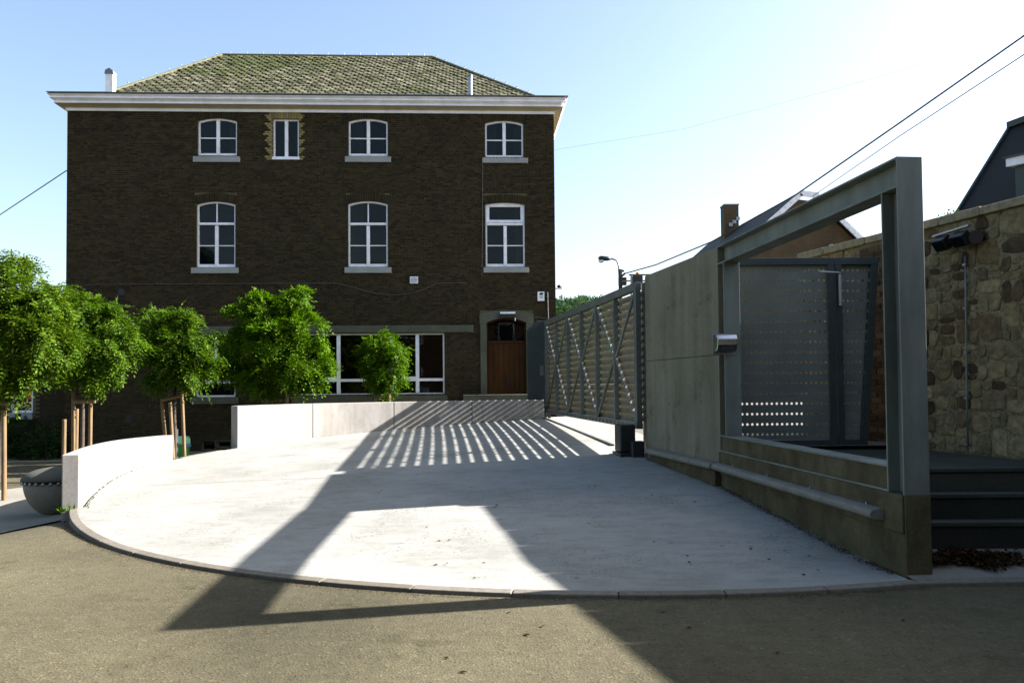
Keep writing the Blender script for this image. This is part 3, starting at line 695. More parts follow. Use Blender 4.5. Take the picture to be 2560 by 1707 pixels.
# return of bricks on the pier's face that looks at the gate
# twin flood lights and conduit
fl = empty('flood_light', atp(2380, 600, wp(0, 0), wn), 'black twin flood light on bracket under the stone wall coping', 'light')
def wpx(px, py, n=0): p = atp(px, py, wp(0, 0, n), wn); return p
for (xa, xb, ya, yb) in ((2337, 2372, 592, 628), (2384, 2418, 580, 618)):
    c = wpx((xa + xb) / 2, (ya + yb) / 2, .18); m = MB()
    m.obox(c, ws, (wn * .8 - UZ * .6), (UZ * .8 + wn * .6), (-.095, .095), (-.07, .05), (-.075, .075)); m.build('lamp_head', M['black'], fl, bevel=.01)
    m = MB(); m.obox(c, ws, (wn * .8 - UZ * .6), (UZ * .8 + wn * .6), (-.08, .08), (.051, .056), (-.06, .06)); m.build('lens', M['glass'], fl)
m = MB(); m.bar(wpx(2334, 598, .17) + UZ * .03, wpx(2424, 570, .17) + UZ * .03, .05, .025); m.build('bracket', M['galv'], fl, bevel=.004)
m = MB(); m.tube([wpx(2440, 592, .0), wpx(2440, 592, .12)], .075, 14); m.build('junction_box', M['black'], fl)
cd = empty('wall_conduit', wpx(2416, 1110), 'thin vertical conduit running down the stone wall below the flood light', 'conduit')
m = MB(); m.tube([wpx(2413, 640, .055), wpx(2415, 800, .055), wpx(2417, 1000, .055), wpx(2420, 1118, .055)], .011, 8); m.build('tube', M['leadgrey'], cd, smooth=True)
for py in (662, 770, 880, 995, 1110):
    m = MB(); c = wpx(2413 + (py - 640) / 80, py, .045); m.obox(c, ws, wn, UZ, (-.02, .02), (-.045, .024), (-.012, .012)); m.build('clip', M['galv'], cd)
# dead leaves swept against the steps
def leaf_quads(P, Nrm, Dir, L, Wd):
    # P, Nrm, Dir: (n,3); returns verts (n*4,3)
    Nrm = Nrm / np.linalg.norm(Nrm, axis=1, keepdims=True)
    side = np.cross(Dir, Nrm); side /= np.linalg.norm(side, axis=1, keepdims=True) + 1e-9
    L = L[:, None]; Wd = Wd[:, None]
    a = P; b = P + Dir * L * .5 + side * Wd * .5; c = P + Dir * L; d = P + Dir * L * .5 - side * Wd * .5
    return np.stack([a, b, c, d], 1).reshape(-1, 3)
def leaf_mesh(name, vs, rnd, mat, parent=None, o0=V((0, 0, 0))):
    n = len(vs) // 4; me = bpy.data.meshes.new(name)
    vs = vs - np.array(o0)[None]
    me.vertices.add(n * 4); me.vertices.foreach_set('co', vs.astype(np.float32).ravel())
    me.loops.add(n * 4); me.loops.foreach_set('vertex_index', np.arange(n * 4, dtype=np.int32))
    me.polygons.add(n); me.polygons.foreach_set('loop_start', np.arange(0, n * 4, 4, dtype=np.int32))
    me.update(calc_edges=True)
    at = me.attributes.new('rnd', 'FLOAT', 'POINT'); at.data.foreach_set('value', np.repeat(rnd, 4).astype(np.float32))
    me.materials.append(mat); ob = bpy.data.objects.new(name, me); col.objects.link(ob)
    if parent is not None: ob.parent = parent
    else: ob.location = o0
    return ob
def unit(n):
    v = rng.normal(size=(n, 3)); return v / np.linalg.norm(v, axis=1, keepdims=True)
n = 2600; c0 = V((3.62, 6.36, .085))
t = rng.random(n) ** .7; a = rng.random(n) * 2 * math.pi
P = np.stack([c0.x + .36 * t * np.cos(a), c0.y + .17 * t * np.sin(a), c0.z + .07 * (1 - t) * rng.random(n) + .02 * rng.random(n)], 1)
P[:, 0] += .10 * np.sin(a * 3 + 1) * t + rng.normal(0, .05, n) * t; P[:, 1] += .05 * np.sin(a * 5) * t + rng.normal(0, .03, n) * t; P[:, 2] += (P[:, 1] - 6.36) * .12
Nn = unit(n) * .6 + np.array([0, 0, 1]); D = unit(n); D[:, 2] *= .35; D /= np.linalg.norm(D, axis=1, keepdims=True)
tag(leaf_mesh('leaf_pile', leaf_quads(P, Nn, D, .028 + .024 * rng.random(n), .018 + .014 * rng.random(n)), rng.random(n), M['dryleaf'], None, c0), 'heap of dead brown leaves beside the steel post at the steps', 'leaves', None, 'stuff')
n = 150; P = np.stack([rng.uniform(-3.5, 2.6, n), rng.uniform(4.2, 12, n), np.zeros(n)], 1)
P = P[(P[:, 0] + .18 * P[:, 1] > 0) ]; n = len(P)
for p in P:
    inside = math.hypot(p[0] - CX, p[1] - CY) < RK - .1; p[2] = (ramp_z(p[0], p[1]) if inside else 0) + .006
Nn = unit(n) * .25 + np.array([0, 0, 1]); D = unit(n); D[:, 2] = .05; D /= np.linalg.norm(D, axis=1, keepdims=True)
tag(leaf_mesh('fallen_leaves', leaf_quads(P, Nn, D, .025 + .035 * rng.random(n), .015 + .02 * rng.random(n)), rng.random(n), M['dryleaf'], None, V((0, 8, 0))), 'small dead leaves scattered over ramp and asphalt', 'leaves', None, 'stuff')

# ------------------------------------------------------------------ the brick building
YB = 23.5
pR = aty(1384, 284, YB); ZE = pR.z; pL = atz(168, 275, ZE)
O = V((pL.x, pL.y, 0)); eu = V((pR.x - pL.x, pR.y - pL.y, 0)); FWID = eu.length; eu.normalize(); en = V((eu.y, -eu.x, 0))
ZB = -.62
def fb(u, v, n=0): return O + eu * u + UZ * v + en * n
def fuv(px, py, n=0): p = atp(px, py, O + en * n, en); return (p - O).dot(eu), p.z
def rect(x0, y0, x1, y1, n=0):
    u0, _ = fuv(x0, (y0 + y1) / 2, n); u1, _ = fuv(x1, (y0 + y1) / 2, n); _, v1 = fuv((x0 + x1) / 2, y0, n); _, v0 = fuv((x0 + x1) / 2, y1, n); return u0, u1, v0, v1
bd = empty('brick_building', fb(FWID / 2, ZB), 'large dark brick school-like building with hipped slate roof and white windows', 'building')
wins = []          # (kind, u0,u1,v0,v1,rise)
def addwin(kind, x0, y0, x1, y1, rise=0, **k): wins.append(dict(kind=kind, r=rect(x0, y0, x1, y1), rise=rise, **k))
addwin('top', 494, 295, 592, 389, .085, sill=(482, 391, 599, 405))
addwin('narrow', 682, 297, 747, 397, .0)
addwin('top', 871, 296, 969, 390, .085, sill=(862, 391, 977, 405))
addwin('top', 1213, 301, 1308, 394, .085, sill=(1206, 394.5, 1320, 407))
addwin('mid', 491, 503, 588, 668, .09, sill=(477, 669, 595, 683))
addwin('mid', 870, 502, 969, 667, .09, sill=(861, 668, 978, 682))
addwin('mid3', 1214, 506, 1312, 667, .06, sill=(1209, 668, 1323, 681))
addwin('low', 489, 834, 588, 992, 0, sill=(476, 993, 594, 1010))
addwin('shop', 733, 833, 1111, 987, 0, sill=(729, 989, 1118, 1016))
addwin('door', 1217, 795, 1316, 984, .13)
addwin('cellar', 504, 1099, 539, 1126, 0); addwin('cellar', 543, 1101, 577, 1119, 0)
def arch_v(wd, u):
    u0, u1, v0, v1 = wd['r']; c = (u0 + u1) / 2; hw = (u1 - u0) / 2; t = max(-1, min(1, (u - c) / hw)); return v1 - wd['rise'] * t * t
# --- mortar wall with real openings
ub = {0., FWID}
for wd in wins:
    u0, u1, v0, v1 = wd['r']; ub |= {u0, u1}
    if wd['rise']: ub |= {lerp(u0, u1, k / 10) for k in range(1, 10)}
ub = sorted(ub); m = MB(); VT = ZE + .12; nm = -.009
for a, b in zip(ub[:-1], ub[1:]):
    if b - a < 1e-6: continue
    c = (a + b) / 2; ops = sorted([wd for wd in wins if wd['r'][0] - 1e-6 < c < wd['r'][1] + 1e-6], key=lambda q: q['r'][2])
    va = vb = ZB
    for wd in ops:
        m.quad(fb(a, va, nm), fb(b, vb, nm), fb(b, wd['r'][2], nm), fb(a, wd['r'][2], nm)); va, vb = arch_v(wd, a), arch_v(wd, b)
    m.quad(fb(a, va, nm), fb(b, vb, nm), fb(b, VT, nm), fb(a, VT, nm))
for wd in wins:          # reveals
    u0, u1, v0, v1 = wd['r']; n1 = -.22; pts = [(u0, v0), (u1, v0)] + [(lerp(u1, u0, k / 10), arch_v(wd, lerp(u1, u0, k / 10))) for k in range(11)]
    for (p, q) in zip(pts, pts[1:] + pts[:1]):
        if p != q: m.quad(fb(*p, nm), fb(*p, n1), fb(*q, n1), fb(*q, nm))
BD = 10.4                # depth of the building
m.quad(fb(FWID, ZB, nm), fb(FWID, ZB, -BD), fb(FWID, VT, -BD), fb(FWID, VT, nm)); m.quad(fb(0, ZB, -BD), fb(0, ZB, nm), fb(0, VT, nm), fb(0, VT, -BD)); m.quad(fb(FWID, ZB, -BD), fb(0, ZB, -BD), fb(0, VT, -BD), fb(FWID, VT, -BD))
wall = m.build('wall', M['mortar'], bd)
# --- bricks
lint = rect(500, 814, 1184, 832); surr = rect(1201, 775, 1333, 985); yel = rect(664, 276, 763, 402)
fixed = []
for wd in wins:
    if 'sill' in wd:
        wd['sr'] = rect(*wd['sill'], .06); fixed.append(wd['sr'])
def blocked(v):
    iv = []
    for wd in wins:
        u0, u1, v0, v1 = wd['r']; ring = .245 if wd['kind'] in ('top', 'mid', 'mid3', 'narrow') else 0
        if v0 < v < v1 + ring:
            if ring and v > v1 - wd['rise']: iv.append((u0 - .05, u1 + .05))
            elif v < v1: iv.append((u0, u1))
    for r in fixed + [lint]:
        if r[2] < v < r[3]: iv.append((r[0], r[1]))
    if surr[2] < v < surr[3]: iv.append((surr[0], surr[1]))
    return sorted(iv)
CH = .0605; allb = []; v = ZB; row = 0
while v < ZE - .005:
    iv = blocked(v + CH / 2); cur = 0.; free = []
    for a, b in iv:
        if a > cur: free.append((cur, a))
        cur = max(cur, b)
    if cur < FWID: free.append((cur, FWID))
    head = row % 2
    off = (0, .055, .11, .055)[row % 4]
    for a, b in free:
        u = math.floor(a / .21) * .21 - off
        k = 0
        while u < b:
            L = .105 if (head and True) else .21
            if random.random() < .06: L = .315 - L
            a_, b_ = max(u, a), min(u + L, b)
            if b_ - a_ > .025: allb.append((a_, b_, v, v + CH))
            u += L; k += 1
    v += CH; row += 1
soldier = []
for wd in wins:
    if wd['kind'] in ('top', 'mid', 'mid3', 'narrow'):
        u0, u1, v0, v1 = wd['r']; n_ = int((u1 - u0 + .1) / .066)
        for i in range(n_):
            a, b = lerp(u0 - .05, u1 + .05, i / n_), lerp(u0 - .05, u1 + .05, (i + 1) / n_); soldier.append((a, b, wd))
patch = rect(690, 735, 1190, 812)
def tone(u, v):
    t = .16 * math.sin(u * .55 + 1.3) + .14 * math.sin(v * 1.1 + u * .3) + .10 * math.sin(u * 2.3 + v * 1.7) * math.sin(v * 2.9 - u)
    if patch[0] + .3 * math.sin(v * 9) < u < patch[1] and patch[2] < v < patch[3] + .12 * math.sin(u * 3): t += .55
    for wd in wins:
        if 'sr' in wd and wd['sr'][0] - .05 < u < wd['sr'][1] + .05 and 0 < wd['sr'][2] - v < 1.1 + .4 * math.sin(u * 5): t -= .45 * (1 - (wd['sr'][2] - v) / 1.5)
    if v < .4: t -= .25
    return t
def brick_box(m, a, b, v0, v1, j):
    m.obox(O, eu, UZ, en, (a + .0062, b - .0062), (v0 + .0062, v1 - .0062), (-.012, j))
indiv = [q for q in allb if q[0] > FWID - 1.62 and 6.3 < q[2] < 8.6 and abs(q[1] - q[0] - .21) < .01][:150] + [q for q in allb if FWID - 6.9 < q[0] < FWID - 2.5 and 2.95 < q[2] < 4.15 and abs(q[1] - q[0] - .21) < .01]
indiv = indiv[:290]; ids = set(indiv)
def is_yel(q):
    u, v = (q[0] + q[1]) / 2, q[2]
    if not (yel[0] < u < yel[1] and yel[2] < v < yel[3]): return False
    return not (min(u - yel[0], yel[1] - u) < .10 and (int((v - ZB) / CH) // 2) % 2)
big = MB()
for q in allb:
    if q in ids: continue
    u, v = (q[0] + q[1]) / 2, q[2]
    if is_yel(q): continue
    big.rv = min(max(random.random() * .98 + tone(u, v) * .34 - .02, 0), .995); brick_box(big, *q, random.uniform(-.002, .003))
for a, b, wd in soldier:
    if wd['kind'] == 'narrow': continue
    big.rv = random.random() * .6; c = (a + b) / 2; cc_ = (wd['r'][0] + wd['r'][1]) / 2; sk = (c - cc_) * .14
    va, vb = arch_v(wd, a) + .004, arch_v(wd, b) + .004; g = .005
    P_ = [fb(a + g, va, -.012), fb(b - g, vb, -.012), fb(b - g + sk, vb + .235, -.012), fb(a + g + sk, va + .235, -.012)]
    big.hexa([P_[0], P_[1], P_[1] + en * .013, P_[0] + en * .013, P_[3], P_[2], P_[2] + en * .013, P_[3] + en * .013])
# ragged right corner seen in profile: toothed return bricks
for k, v in enumerate(np.arange(ZB, ZE, CH)):
    big.rv = random.random() * .7; big.obox(O, eu, UZ, en, (FWID - .008, FWID + .004), (v + .004, v + CH - .004), (-.2 if k % 2 else -.1, .0))
tag(big.build('brickwork', M['brick'], wall), kind='stuff')
ymb = MB()
for q in allb:
    if is_yel(q): ymb.rv = random.random(); brick_box(ymb, *q, random.uniform(0, .004))
for a, b, wd in soldier:
    if wd['kind'] != 'narrow': continue
    ymb.rv = random.random(); c = (a + b) / 2; cc_ = (wd['r'][0] + wd['r'][1]) / 2; sk = (c - cc_) * .25; v1 = wd['r'][3]
    P_ = [fb(a + .004, v1, -.012), fb(b - .004, v1, -.012), fb(b - .004 + sk, v1 + .235, -.012), fb(a + .004 + sk, v1 + .235, -.012)]
    ymb.hexa([P_[0], P_[1], P_[1] + en * .014, P_[0] + en * .014, P_[3], P_[2], P_[2] + en * .014, P_[3] + en * .014])
yo = tag(ymb.build('pale_brickwork', M['ybrick'], wall), 'yellow brick jambs round the narrow top window', kind='stuff')
# single bricks, sharing one mesh
m = MB(); m.box(-.099, .099, -.024, .024, -.009, .009); bm0 = None
q0 = indiv[0]
mtx = Matrix(((eu.x, 0, en.x), (eu.y, 0, en.y), (0, 1, 0))).to_4x4()
me = bpy.data.meshes.new('brick'); me.from_pydata([(p[0], p[1], p[2]) for p in m.v], [], m.f); me.materials.append(M['brick'])
wb = base_of(wall)
for q in indiv:
    o = bpy.data.objects.new('brick', me); col.objects.link(o); o.parent = wall
    c = fb((q[0] + q[1]) / 2, (q[2] + q[3]) / 2, -.005 + random.uniform(-.001, .003)) - wb
    o.matrix_local = Matrix.Translation(c) @ mtx
# --- windows
def outline_pts(r, rise, ins=0, k=12):
    u0, u1, v0, v1 = r; u0 += ins; u1 -= ins; v0 += ins; v1 -= ins
    c, hw = (u0 + u1) / 2, (u1 - u0) / 2
    return [(u0, v0), (u1, v0)] + [(lerp(u1, u0, i / k), v1 - rise * ((lerp(u1, u0, i / k) - c) / hw) ** 2) for i in range(k + 1)]
def ring(m, A, B_, n0, n1):
    k = len(A)
    for i in range(k):
        j = (i + 1) % k
        m.quad(fb(*A[i], n1), fb(*A[j], n1), fb(*B_[j], n1), fb(*B_[i], n1))
        m.quad(fb(*B_[i], n1), fb(*B_[j], n1), fb(*B_[j], n0), fb(*B_[i], n0))
        m.quad(fb(*A[j], n1), fb(*A[i], n1), fb(*A[i], n0), fb(*A[j], n0))
def fbox(name, mat, par, u0, u1, v0, v1, n0, n1, bevel=0):
    m = MB(); m.obox(O, eu, UZ, en, (u0, u1), (v0, v1), (n0, n1)); return m.build(name, mat, par, bevel=bevel)
def pane(par, u0, u1, v0, v1, n, mat='clearglass', name='pane'):
    a, b = random.uniform(-.006, .006), random.uniform(-.006, .006)
    m = MB(); m.quad(fb(u0, v0, n - a), fb(u1, v0, n + a), fb(u1, v1, n + a + b), fb(u0, v1, n - a + b)); return m.build(name, M[mat], par)
for wd in wins:
    u0, u1, v0, v1 = wd['r']; k = wd['kind']; rise = wd['rise']; c = (u0 + u1) / 2
    if k in ('top', 'narrow', 'mid', 'mid3', 'low'):
        m = MB(); fi = .046; ring(m, outline_pts((u0 + .002, u1 - .002, v0, v1 - .002), rise), outline_pts((u0, u1, v0, v1), rise, fi), -.18, -.075)
        wf = m.build('window', M['white'], bd)
        gl = -.13
        if k in ('top', 'narrow'):
            fbox('mullion', M['white'], wf, c - .047, c + .047, v0 + fi, v1 - fi + .004, -.16, -.068, .006)
            for s0, s1 in ((u0 + fi, c - .047), (c + .047, u1 - fi)):
                if k == 'top':
                    vm = lerp(v0, v1, .485); fbox('glazing_bar', M['white'], wf, s0, s1, vm - .016, vm + .016, -.15, -.10)
                    pane(wf, s0 - .01, s1 + .01, v0 + .03, vm, gl); pane(wf, s0 - .01, s1 + .01, vm, v1 - .03, gl - .001 )
                else: pane(wf, s0 - .01, s1 + .01, v0 + .03, v1 - .03, gl)
                fbox('sash_rail', M['white'], wf, s0, s1, v0 + fi, v0 + fi + .04, -.155, -.085)
            if k == 'narrow': fbox('sill', M['white'], wf, u0 - .02, u1 + .02, v0 - .03, v0 + .05, -.15, .03, .005)
        elif k in ('mid', 'mid3'):
            vt = fuv((491 + 588) / 2, 558)[1]
            fbox('transom', M['white'], wf, u0 + fi - .004, u1 - fi + .004, vt - .04, vt + .03, -.16, -.06, .008)
            fbox('mullion', M['white'], wf, c - .047, c + .047, v0 + fi, vt - .06, -.16, -.066, .006)
            for s0, s1 in ((u0 + fi, c - .047), (c + .047, u1 - fi)):
                vm = lerp(v0, vt, .50); fbox('glazing_bar', M['white'], wf, s0, s1, vm - .014, vm + .014, -.15, -.10)
                pane(wf, s0 - .01, s1 + .01, v0 + .03, vm, gl); pane(wf, s0 - .01, s1 + .01, vm, vt - .04, gl)
                fbox('sash_rail', M['white'], wf, s0, s1, v0 + fi, v0 + fi + .05, -.155, -.085)
            if k == 'mid':
                fbox('glazing_bar', M['white'], wf, c - .016, c + .016, vt + .05, v1 - fi + .004, -.15, -.10); pane(wf, u0 + .03, c, vt, v1 - .03, gl); pane(wf, c, u1 - .03, vt, v1 - .03, gl)
            else:
                m = MB(); ring(m, outline_pts((u0 + fi, u1 - fi, vt + .05, v1 - fi), .02), outline_pts((u0 + fi, u1 - fi, vt + .05, v1 - fi), 0, .07), -.15, -.09); m.build('top_light_frame', M['white'], wf)
                pane(wf, u0 + .03, u1 - .03, vt, v1 - .03, gl)
        else:
            vb_ = fuv(540, 954)[1]; fbox('mullion', M['white'], wf, c - .05, c + .05, vb_, v1 - fi, -.16, -.068); fbox('transom', M['white'], wf, u0 + fi, u1 - fi, vb_ - .05, vb_ + .04, -.16, -.066)
            pane(wf, u0 + .03, c, vb_, v1 - .03, gl); pane(wf, c, u1 - .03, vb_, v1 - .03, gl); pane(wf, u0 + .03, u1 - .03, v0 + .03, vb_, gl)
        m = MB(); m.quad(*[fb(*p, -.215) for p in ((u0, v0), (u1, v0), (u1, v1), (u0, v1))]); m.build('shade_backing', M['roomdark'], wf)  # dark sheet, its colour stands for the unlit room behind the panes
        ci = wins.index(wd)
        if ci in (2, 3, 5): fbox('curtain', M['curtain'], wf, u0 + .06, lerp(u0, u1, (.30, .22, .36)[ci % 3]), v0 + .06, v1 - .1, -.205, -.195)
        if ci in (0, 3, 6): fbox('curtain', M['curtain'], wf, lerp(u0, u1, .76), u1 - .06, v0 + .06, v1 - .1, -.205, -.195)
        if 'sr' in wd:
            r = wd['sr']; fbox('sill', M['sill'] if k != 'low' else M['darkstone'], wf, r[0], r[1], r[2], r[3], -.07, .062, .008)
    elif k == 'shop':
        m = MB(); ring(m, outline_pts((u0 + .002, u1 - .002, v0, v1), 0), outline_pts((u0, u1, v0, v1), 0, .045), -.18, -.08)
        wf = m.build('window', M['white'], bd); vb_ = fuv(920, 950)[1]
        us = [u0] + [fuv(px, 900)[0] for px in (845, 978, 1043)] + [u1]
        for u in us[1:-1]: fbox('mullion', M['white'], wf, u - .05, u + .05, v0 + .045, v1 - .045, -.16, -.07)
        for a, b in zip(us[:-1], us[1:]):
            fbox('transom', M['white'], wf, a + .045, b - .045, vb_ - .04, vb_ + .04, -.155, -.078)
            pane(wf, a + .03, b - .03, vb_, v1 - .03, -.13, 'clearglass'); pane(wf, a + .03, b - .03, v0 + .03, vb_, -.13, 'clearglass')
        for a, b in ((us[0], us[1]), (us[2], us[3])): fbox('sash_rail', M['white'], wf, a + .05, b - .05, vb_ + .04, vb_ + .095, -.15, -.082)
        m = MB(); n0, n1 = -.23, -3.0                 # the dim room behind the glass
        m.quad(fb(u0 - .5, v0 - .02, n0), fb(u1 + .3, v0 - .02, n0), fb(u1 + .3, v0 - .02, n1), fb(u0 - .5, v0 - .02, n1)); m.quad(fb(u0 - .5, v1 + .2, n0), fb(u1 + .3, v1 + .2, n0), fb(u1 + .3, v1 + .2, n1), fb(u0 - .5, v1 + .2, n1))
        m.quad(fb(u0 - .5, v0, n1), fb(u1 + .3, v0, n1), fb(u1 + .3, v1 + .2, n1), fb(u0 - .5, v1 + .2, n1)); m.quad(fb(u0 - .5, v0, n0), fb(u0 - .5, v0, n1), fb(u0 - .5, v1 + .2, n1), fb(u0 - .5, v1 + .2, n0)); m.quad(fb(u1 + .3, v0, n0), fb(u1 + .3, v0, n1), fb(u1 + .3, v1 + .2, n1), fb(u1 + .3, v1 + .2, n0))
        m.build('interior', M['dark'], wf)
        r = wd['sr']; fbox('sill', M['darkstone'], wf, r[0], r[1], r[2], r[3], -.07, .07, .008)
        shop = wd
    elif k == 'door':
        vt = fuv(1266, 854)[1]
        m = MB(); ring(m, outline_pts((u0 + .002, u1 - .002, v0, v1), rise), outline_pts((u0, u1, v0, v1), rise, .04), -.20, -.13); dr = m.build('door', M['wood'], bd)
        pane(dr, u0 + .02, u1 - .02, vt, v1 - .02, -.17, name='fanlight'); fbox('door_transom', M['wood'], dr, u0 + .04, u1 - .04, vt - .03, vt + .03, -.19, -.12)
        npl = 7
        for i in range(npl):
            a, b = lerp(u0 + .04, u1 - .04, i / npl), lerp(u0 + .04, u1 - .04, (i + 1) / npl); fbox('plank', M['wood'], dr, a + .003, b - .003, v0, vt - .031, -.19, -.155, .004)
        fbox('handle', M['black'], dr, c + .02, c + .055, v0 + .25, v0 + .45, -.154, -.13)
        m = MB(); m.quad(*[fb(*p, -.212) for p in ((u0, v0), (u1, v0), (u1, v1), (u0, v1))]); m.build('backing', M['dark'], dr)
    else:
        m = MB(); ring(m, outline_pts((u0 + .002, u1 - .002, v0, v1), 0), outline_pts((u0, u1, v0, v1), 0, .04), -.15, -.05); wf = m.build('cellar_window', M['darkstone'], bd); pane(wf, u0 + .02, u1 - .02, v0 + .02, v1 - .02, -.12)
# lintel beam
fbox('lintel', M['darkstone'], bd, lint[0], lint[1], lint[2], lint[3], -.05, .035, .006)
# door surround stones
ds = None; dw = [wd for wd in wins if wd['kind'] == 'door'][0]; u0, u1, v0, v1 = dw['r']; s0, s1, t0, t1 = surr
vj = fuv(1260, 876)[1]; spring = v1 - dw['rise']
ds = fbox('door_surround', M['darkstone'], bd, s0, u0 - .002, t0, vj - .004, -.06, .045, .006)
for a, b in ((u1 + .002, s1),): fbox('jamb_stone', M['darkstone'], ds, a, b, t0, vj - .004, -.06, .045, .006)
fbox('jamb_stone', M['darkstone'], ds, s0, u0 - .002, vj + .004, spring - .05, -.06, .045, .006); fbox('jamb_stone', M['darkstone'], ds, u1 + .002, s1, vj + .004, spring - .05, -.06, .045, .006)
top = [(s0 - .02, spring - .045), (u0, spring - .045)] + [(lerp(u0, u1, i / 12), arch_v(dw, lerp(u0, u1, i / 12)) + .002) for i in range(13)] + [(u1, spring - .045), (s1 + .02, spring - .045)]
cm = (s0 + s1) / 2; hw = (s1 - s0) / 2 + .02
top += [(lerp(s1 + .02, s0 - .02, i / 12), t1 - .12 * abs((lerp(s1 + .02, s0 - .02, i / 12) - cm) / hw) ** 2.2) for i in range(13)]
m = MB(); m.prism([fb(a, b, -.06) for a, b in top], en * .108); m.build('arch_stone', M['darkstone'], ds)
th = rect(1158, 986, 1340, 1003, .3)
fbox('doorstep', M['darkstone'], bd, th[0], th[1], th[2] - .5, th[3], .02, .55, .01)
# cornice swept along the front and both sides
prof = [(0.002, -.02), (.05, -.02), (.05, .075), (.09, .095), (.40, .165), (.44, .165), (.44, .305), (.50, .315), (.58, .335), (.58, .43), (.64, .45), (.66, .47), (.66, .52), (0, .54)]
prof = [(a * .58, b * .72) for a, b in prof]
prof[6] = (prof[6][0] - .045, prof[6][1]); prof[9] = (prof[9][0] - .031, prof[9][1])
def sweep(name, pr, mat, par):
    m = MB()
    for (o_, z) in pr: m.v += [tuple(fb(-o_, ZE + z, -BD)), tuple(fb(-o_, ZE + z, o_)), tuple(fb(FWID + o_, ZE + z, o_)), tuple(fb(FWID + o_, ZE + z, -BD))]
    for i in range(len(pr) - 1):
        for k in range(3): m.f.append((4 * i + k, 4 * i + k + 1, 4 * i + 5 + k, 4 * i + 4 + k))
    return m.build(name, mat, par)
cn = sweep('cornice', prof[5:12], M['cornice'], bd)
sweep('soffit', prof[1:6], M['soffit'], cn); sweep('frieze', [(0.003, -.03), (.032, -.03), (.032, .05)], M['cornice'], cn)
sweep('gutter', [(.383, .375), (.392, .375), (.392, .397), (.37, .397), (.35, .36), (.2, .33)], M['leadgrey'], cn)
# roof
ZR0 = ZE + .36; _nr = -BD / 2 + .25; rl = atp(556, 141, O + en * _nr, en); rr_ = atp(1080, 144, O + en * _nr, en); ZRR = (rl.z + rr_.z) / 2
ul, ur = (rl - O).dot(eu), (rr_ - O).dot(eu); nr = -BD / 2 + .25; nE = -.75; _el, _er = atp(268, 230, O + en * nE, en), atp(1336, 241, O + en * nE, en); uE0, uE1 = (_el - O).dot(eu), (_er - O).dot(eu); ZR0 = (_el.z + _er.z) / 2 - .05
E1, E2, E3, E4 = fb(uE0, ZR0, nE), fb(uE1, ZR0, nE), fb(uE1, ZR0, -BD - nE), fb(uE0, ZR0, -BD - nE); Q1, Q2 = fb(ul, ZRR, nr), fb(ur, ZRR, nr)
m = MB(); m.quad(E1, E2, Q2, Q1); m.quad(E2, E3, Q2); m.quad(E3, E4, Q1, Q2); m.quad(E4, E1, Q1); m.quad(fb(-.3, ZE + .34, .3), fb(FWID + .3, ZE + .34, .3), fb(FWID + .3, ZE + .34, -BD - .3), fb(-.3, ZE + .34, -BD - .3)); roof = m.build('roof', M['darkslate'], bd)
# slates: diamonds laid in offset rows on the front slope
sl = (Q1 - E1); up_ = (fb(0, ZRR, nr) - fb(0, ZR0, nE)); SL = up_.length; up_.normalize(); rn_ = eu.cross(up_).normalized()
sw_, sh2 = .26, .21; slates = []
for i in range(200):
    d = i * sh2 * .88; t = d / SL
    if t > 1: break
    a, b = lerp(uE0, ul, t), lerp(uE1, ur, t); nC = int((b - a) / sw_) + 2; base = math.floor(a / sw_) * sw_ + (sw_ / 2 if i % 2 else 0)
    for k in range(-1, nC + 1):
        u = base + k * sw_
        if a + .05 < u < b - .05: slates.append((u, d))
R0 = fb(0, ZR0, nE)
def slate_pts(u, d, jit):
    c = R0 + eu * u + up_ * d; wv, hv = sw_ * .5 * .97, sh2 * 1.0
    tl = .028 + jit
    return [c - up_ * (hv * .55) + rn_ * (tl + .012) - eu * .05, c - up_ * (hv * .55) + rn_ * (tl + .012) + eu * .05, c + eu * wv + up_ * (hv * .25) + rn_ * tl, c + eu * .08 + up_ * hv + rn_ * .006, c - eu * .08 + up_ * hv + rn_ * .006, c - eu * wv + up_ * (hv * .25) + rn_ * tl]
bigs, bigm = MB(), MB(); idx = list(range(len(slates))); random.shuffle(idx); ind = set(sorted(idx, key=lambda i: slates[i][1])[:290])
rb = base_of(roof); pts0 = [V(p) for p in slate_pts(0, 0, 0)]; c0 = R0
def slate_geo(m, pts):
    lo = [V(p) - rn_ * .016 for p in pts]; k = len(pts); m._add(list(pts) + lo, [tuple(range(k))] + [(i, k + i, k + (i + 1) % k, (i + 1) % k) for i in range(k)])
m = MB(); slate_geo(m, [p - c0 for p in pts0]); sme = bpy.data.meshes.new('slate'); sme.from_pydata(m.v, [], m.f); sme.materials.append(M['slate'])
for i, (u, d) in enumerate(slates):
    jit = random.uniform(-.004, .008)
    mossy = (math.exp(-((u - 4.6) / 1.9) ** 2 - ((d - SL * .8) / 1.3) ** 2) > random.random() * .8) or math.sin(u * .9 + 2) * math.sin(d * 1.3 + u * .4) > .55 + .6 * random.random() or random.random() < .05
    if i in ind and not mossy:
        o = bpy.data.objects.new('slate', sme); col.objects.link(o); o.parent = roof; o.location = (R0 + eu * u + up_ * d + rn_ * jit) - rb
    else:
        t_ = bigm if mossy else bigs; t_.rv = min(max(random.random() * .75 + .22 * math.sin(u * 1.3 + d * 2.1) * math.sin(d * 1.7 - u * .6) + .12, 0), .99); slate_geo(t_, slate_pts(u + random.gauss(0, .012), d + random.gauss(0, .012), jit + abs(random.gauss(0, .006))))
tag(bigs.build('slating', M['slate'], roof), kind='stuff'); tag(bigm.build('mossy_slating', M['slatemoss'], roof), 'mossy green slates near the ridge', kind='stuff')
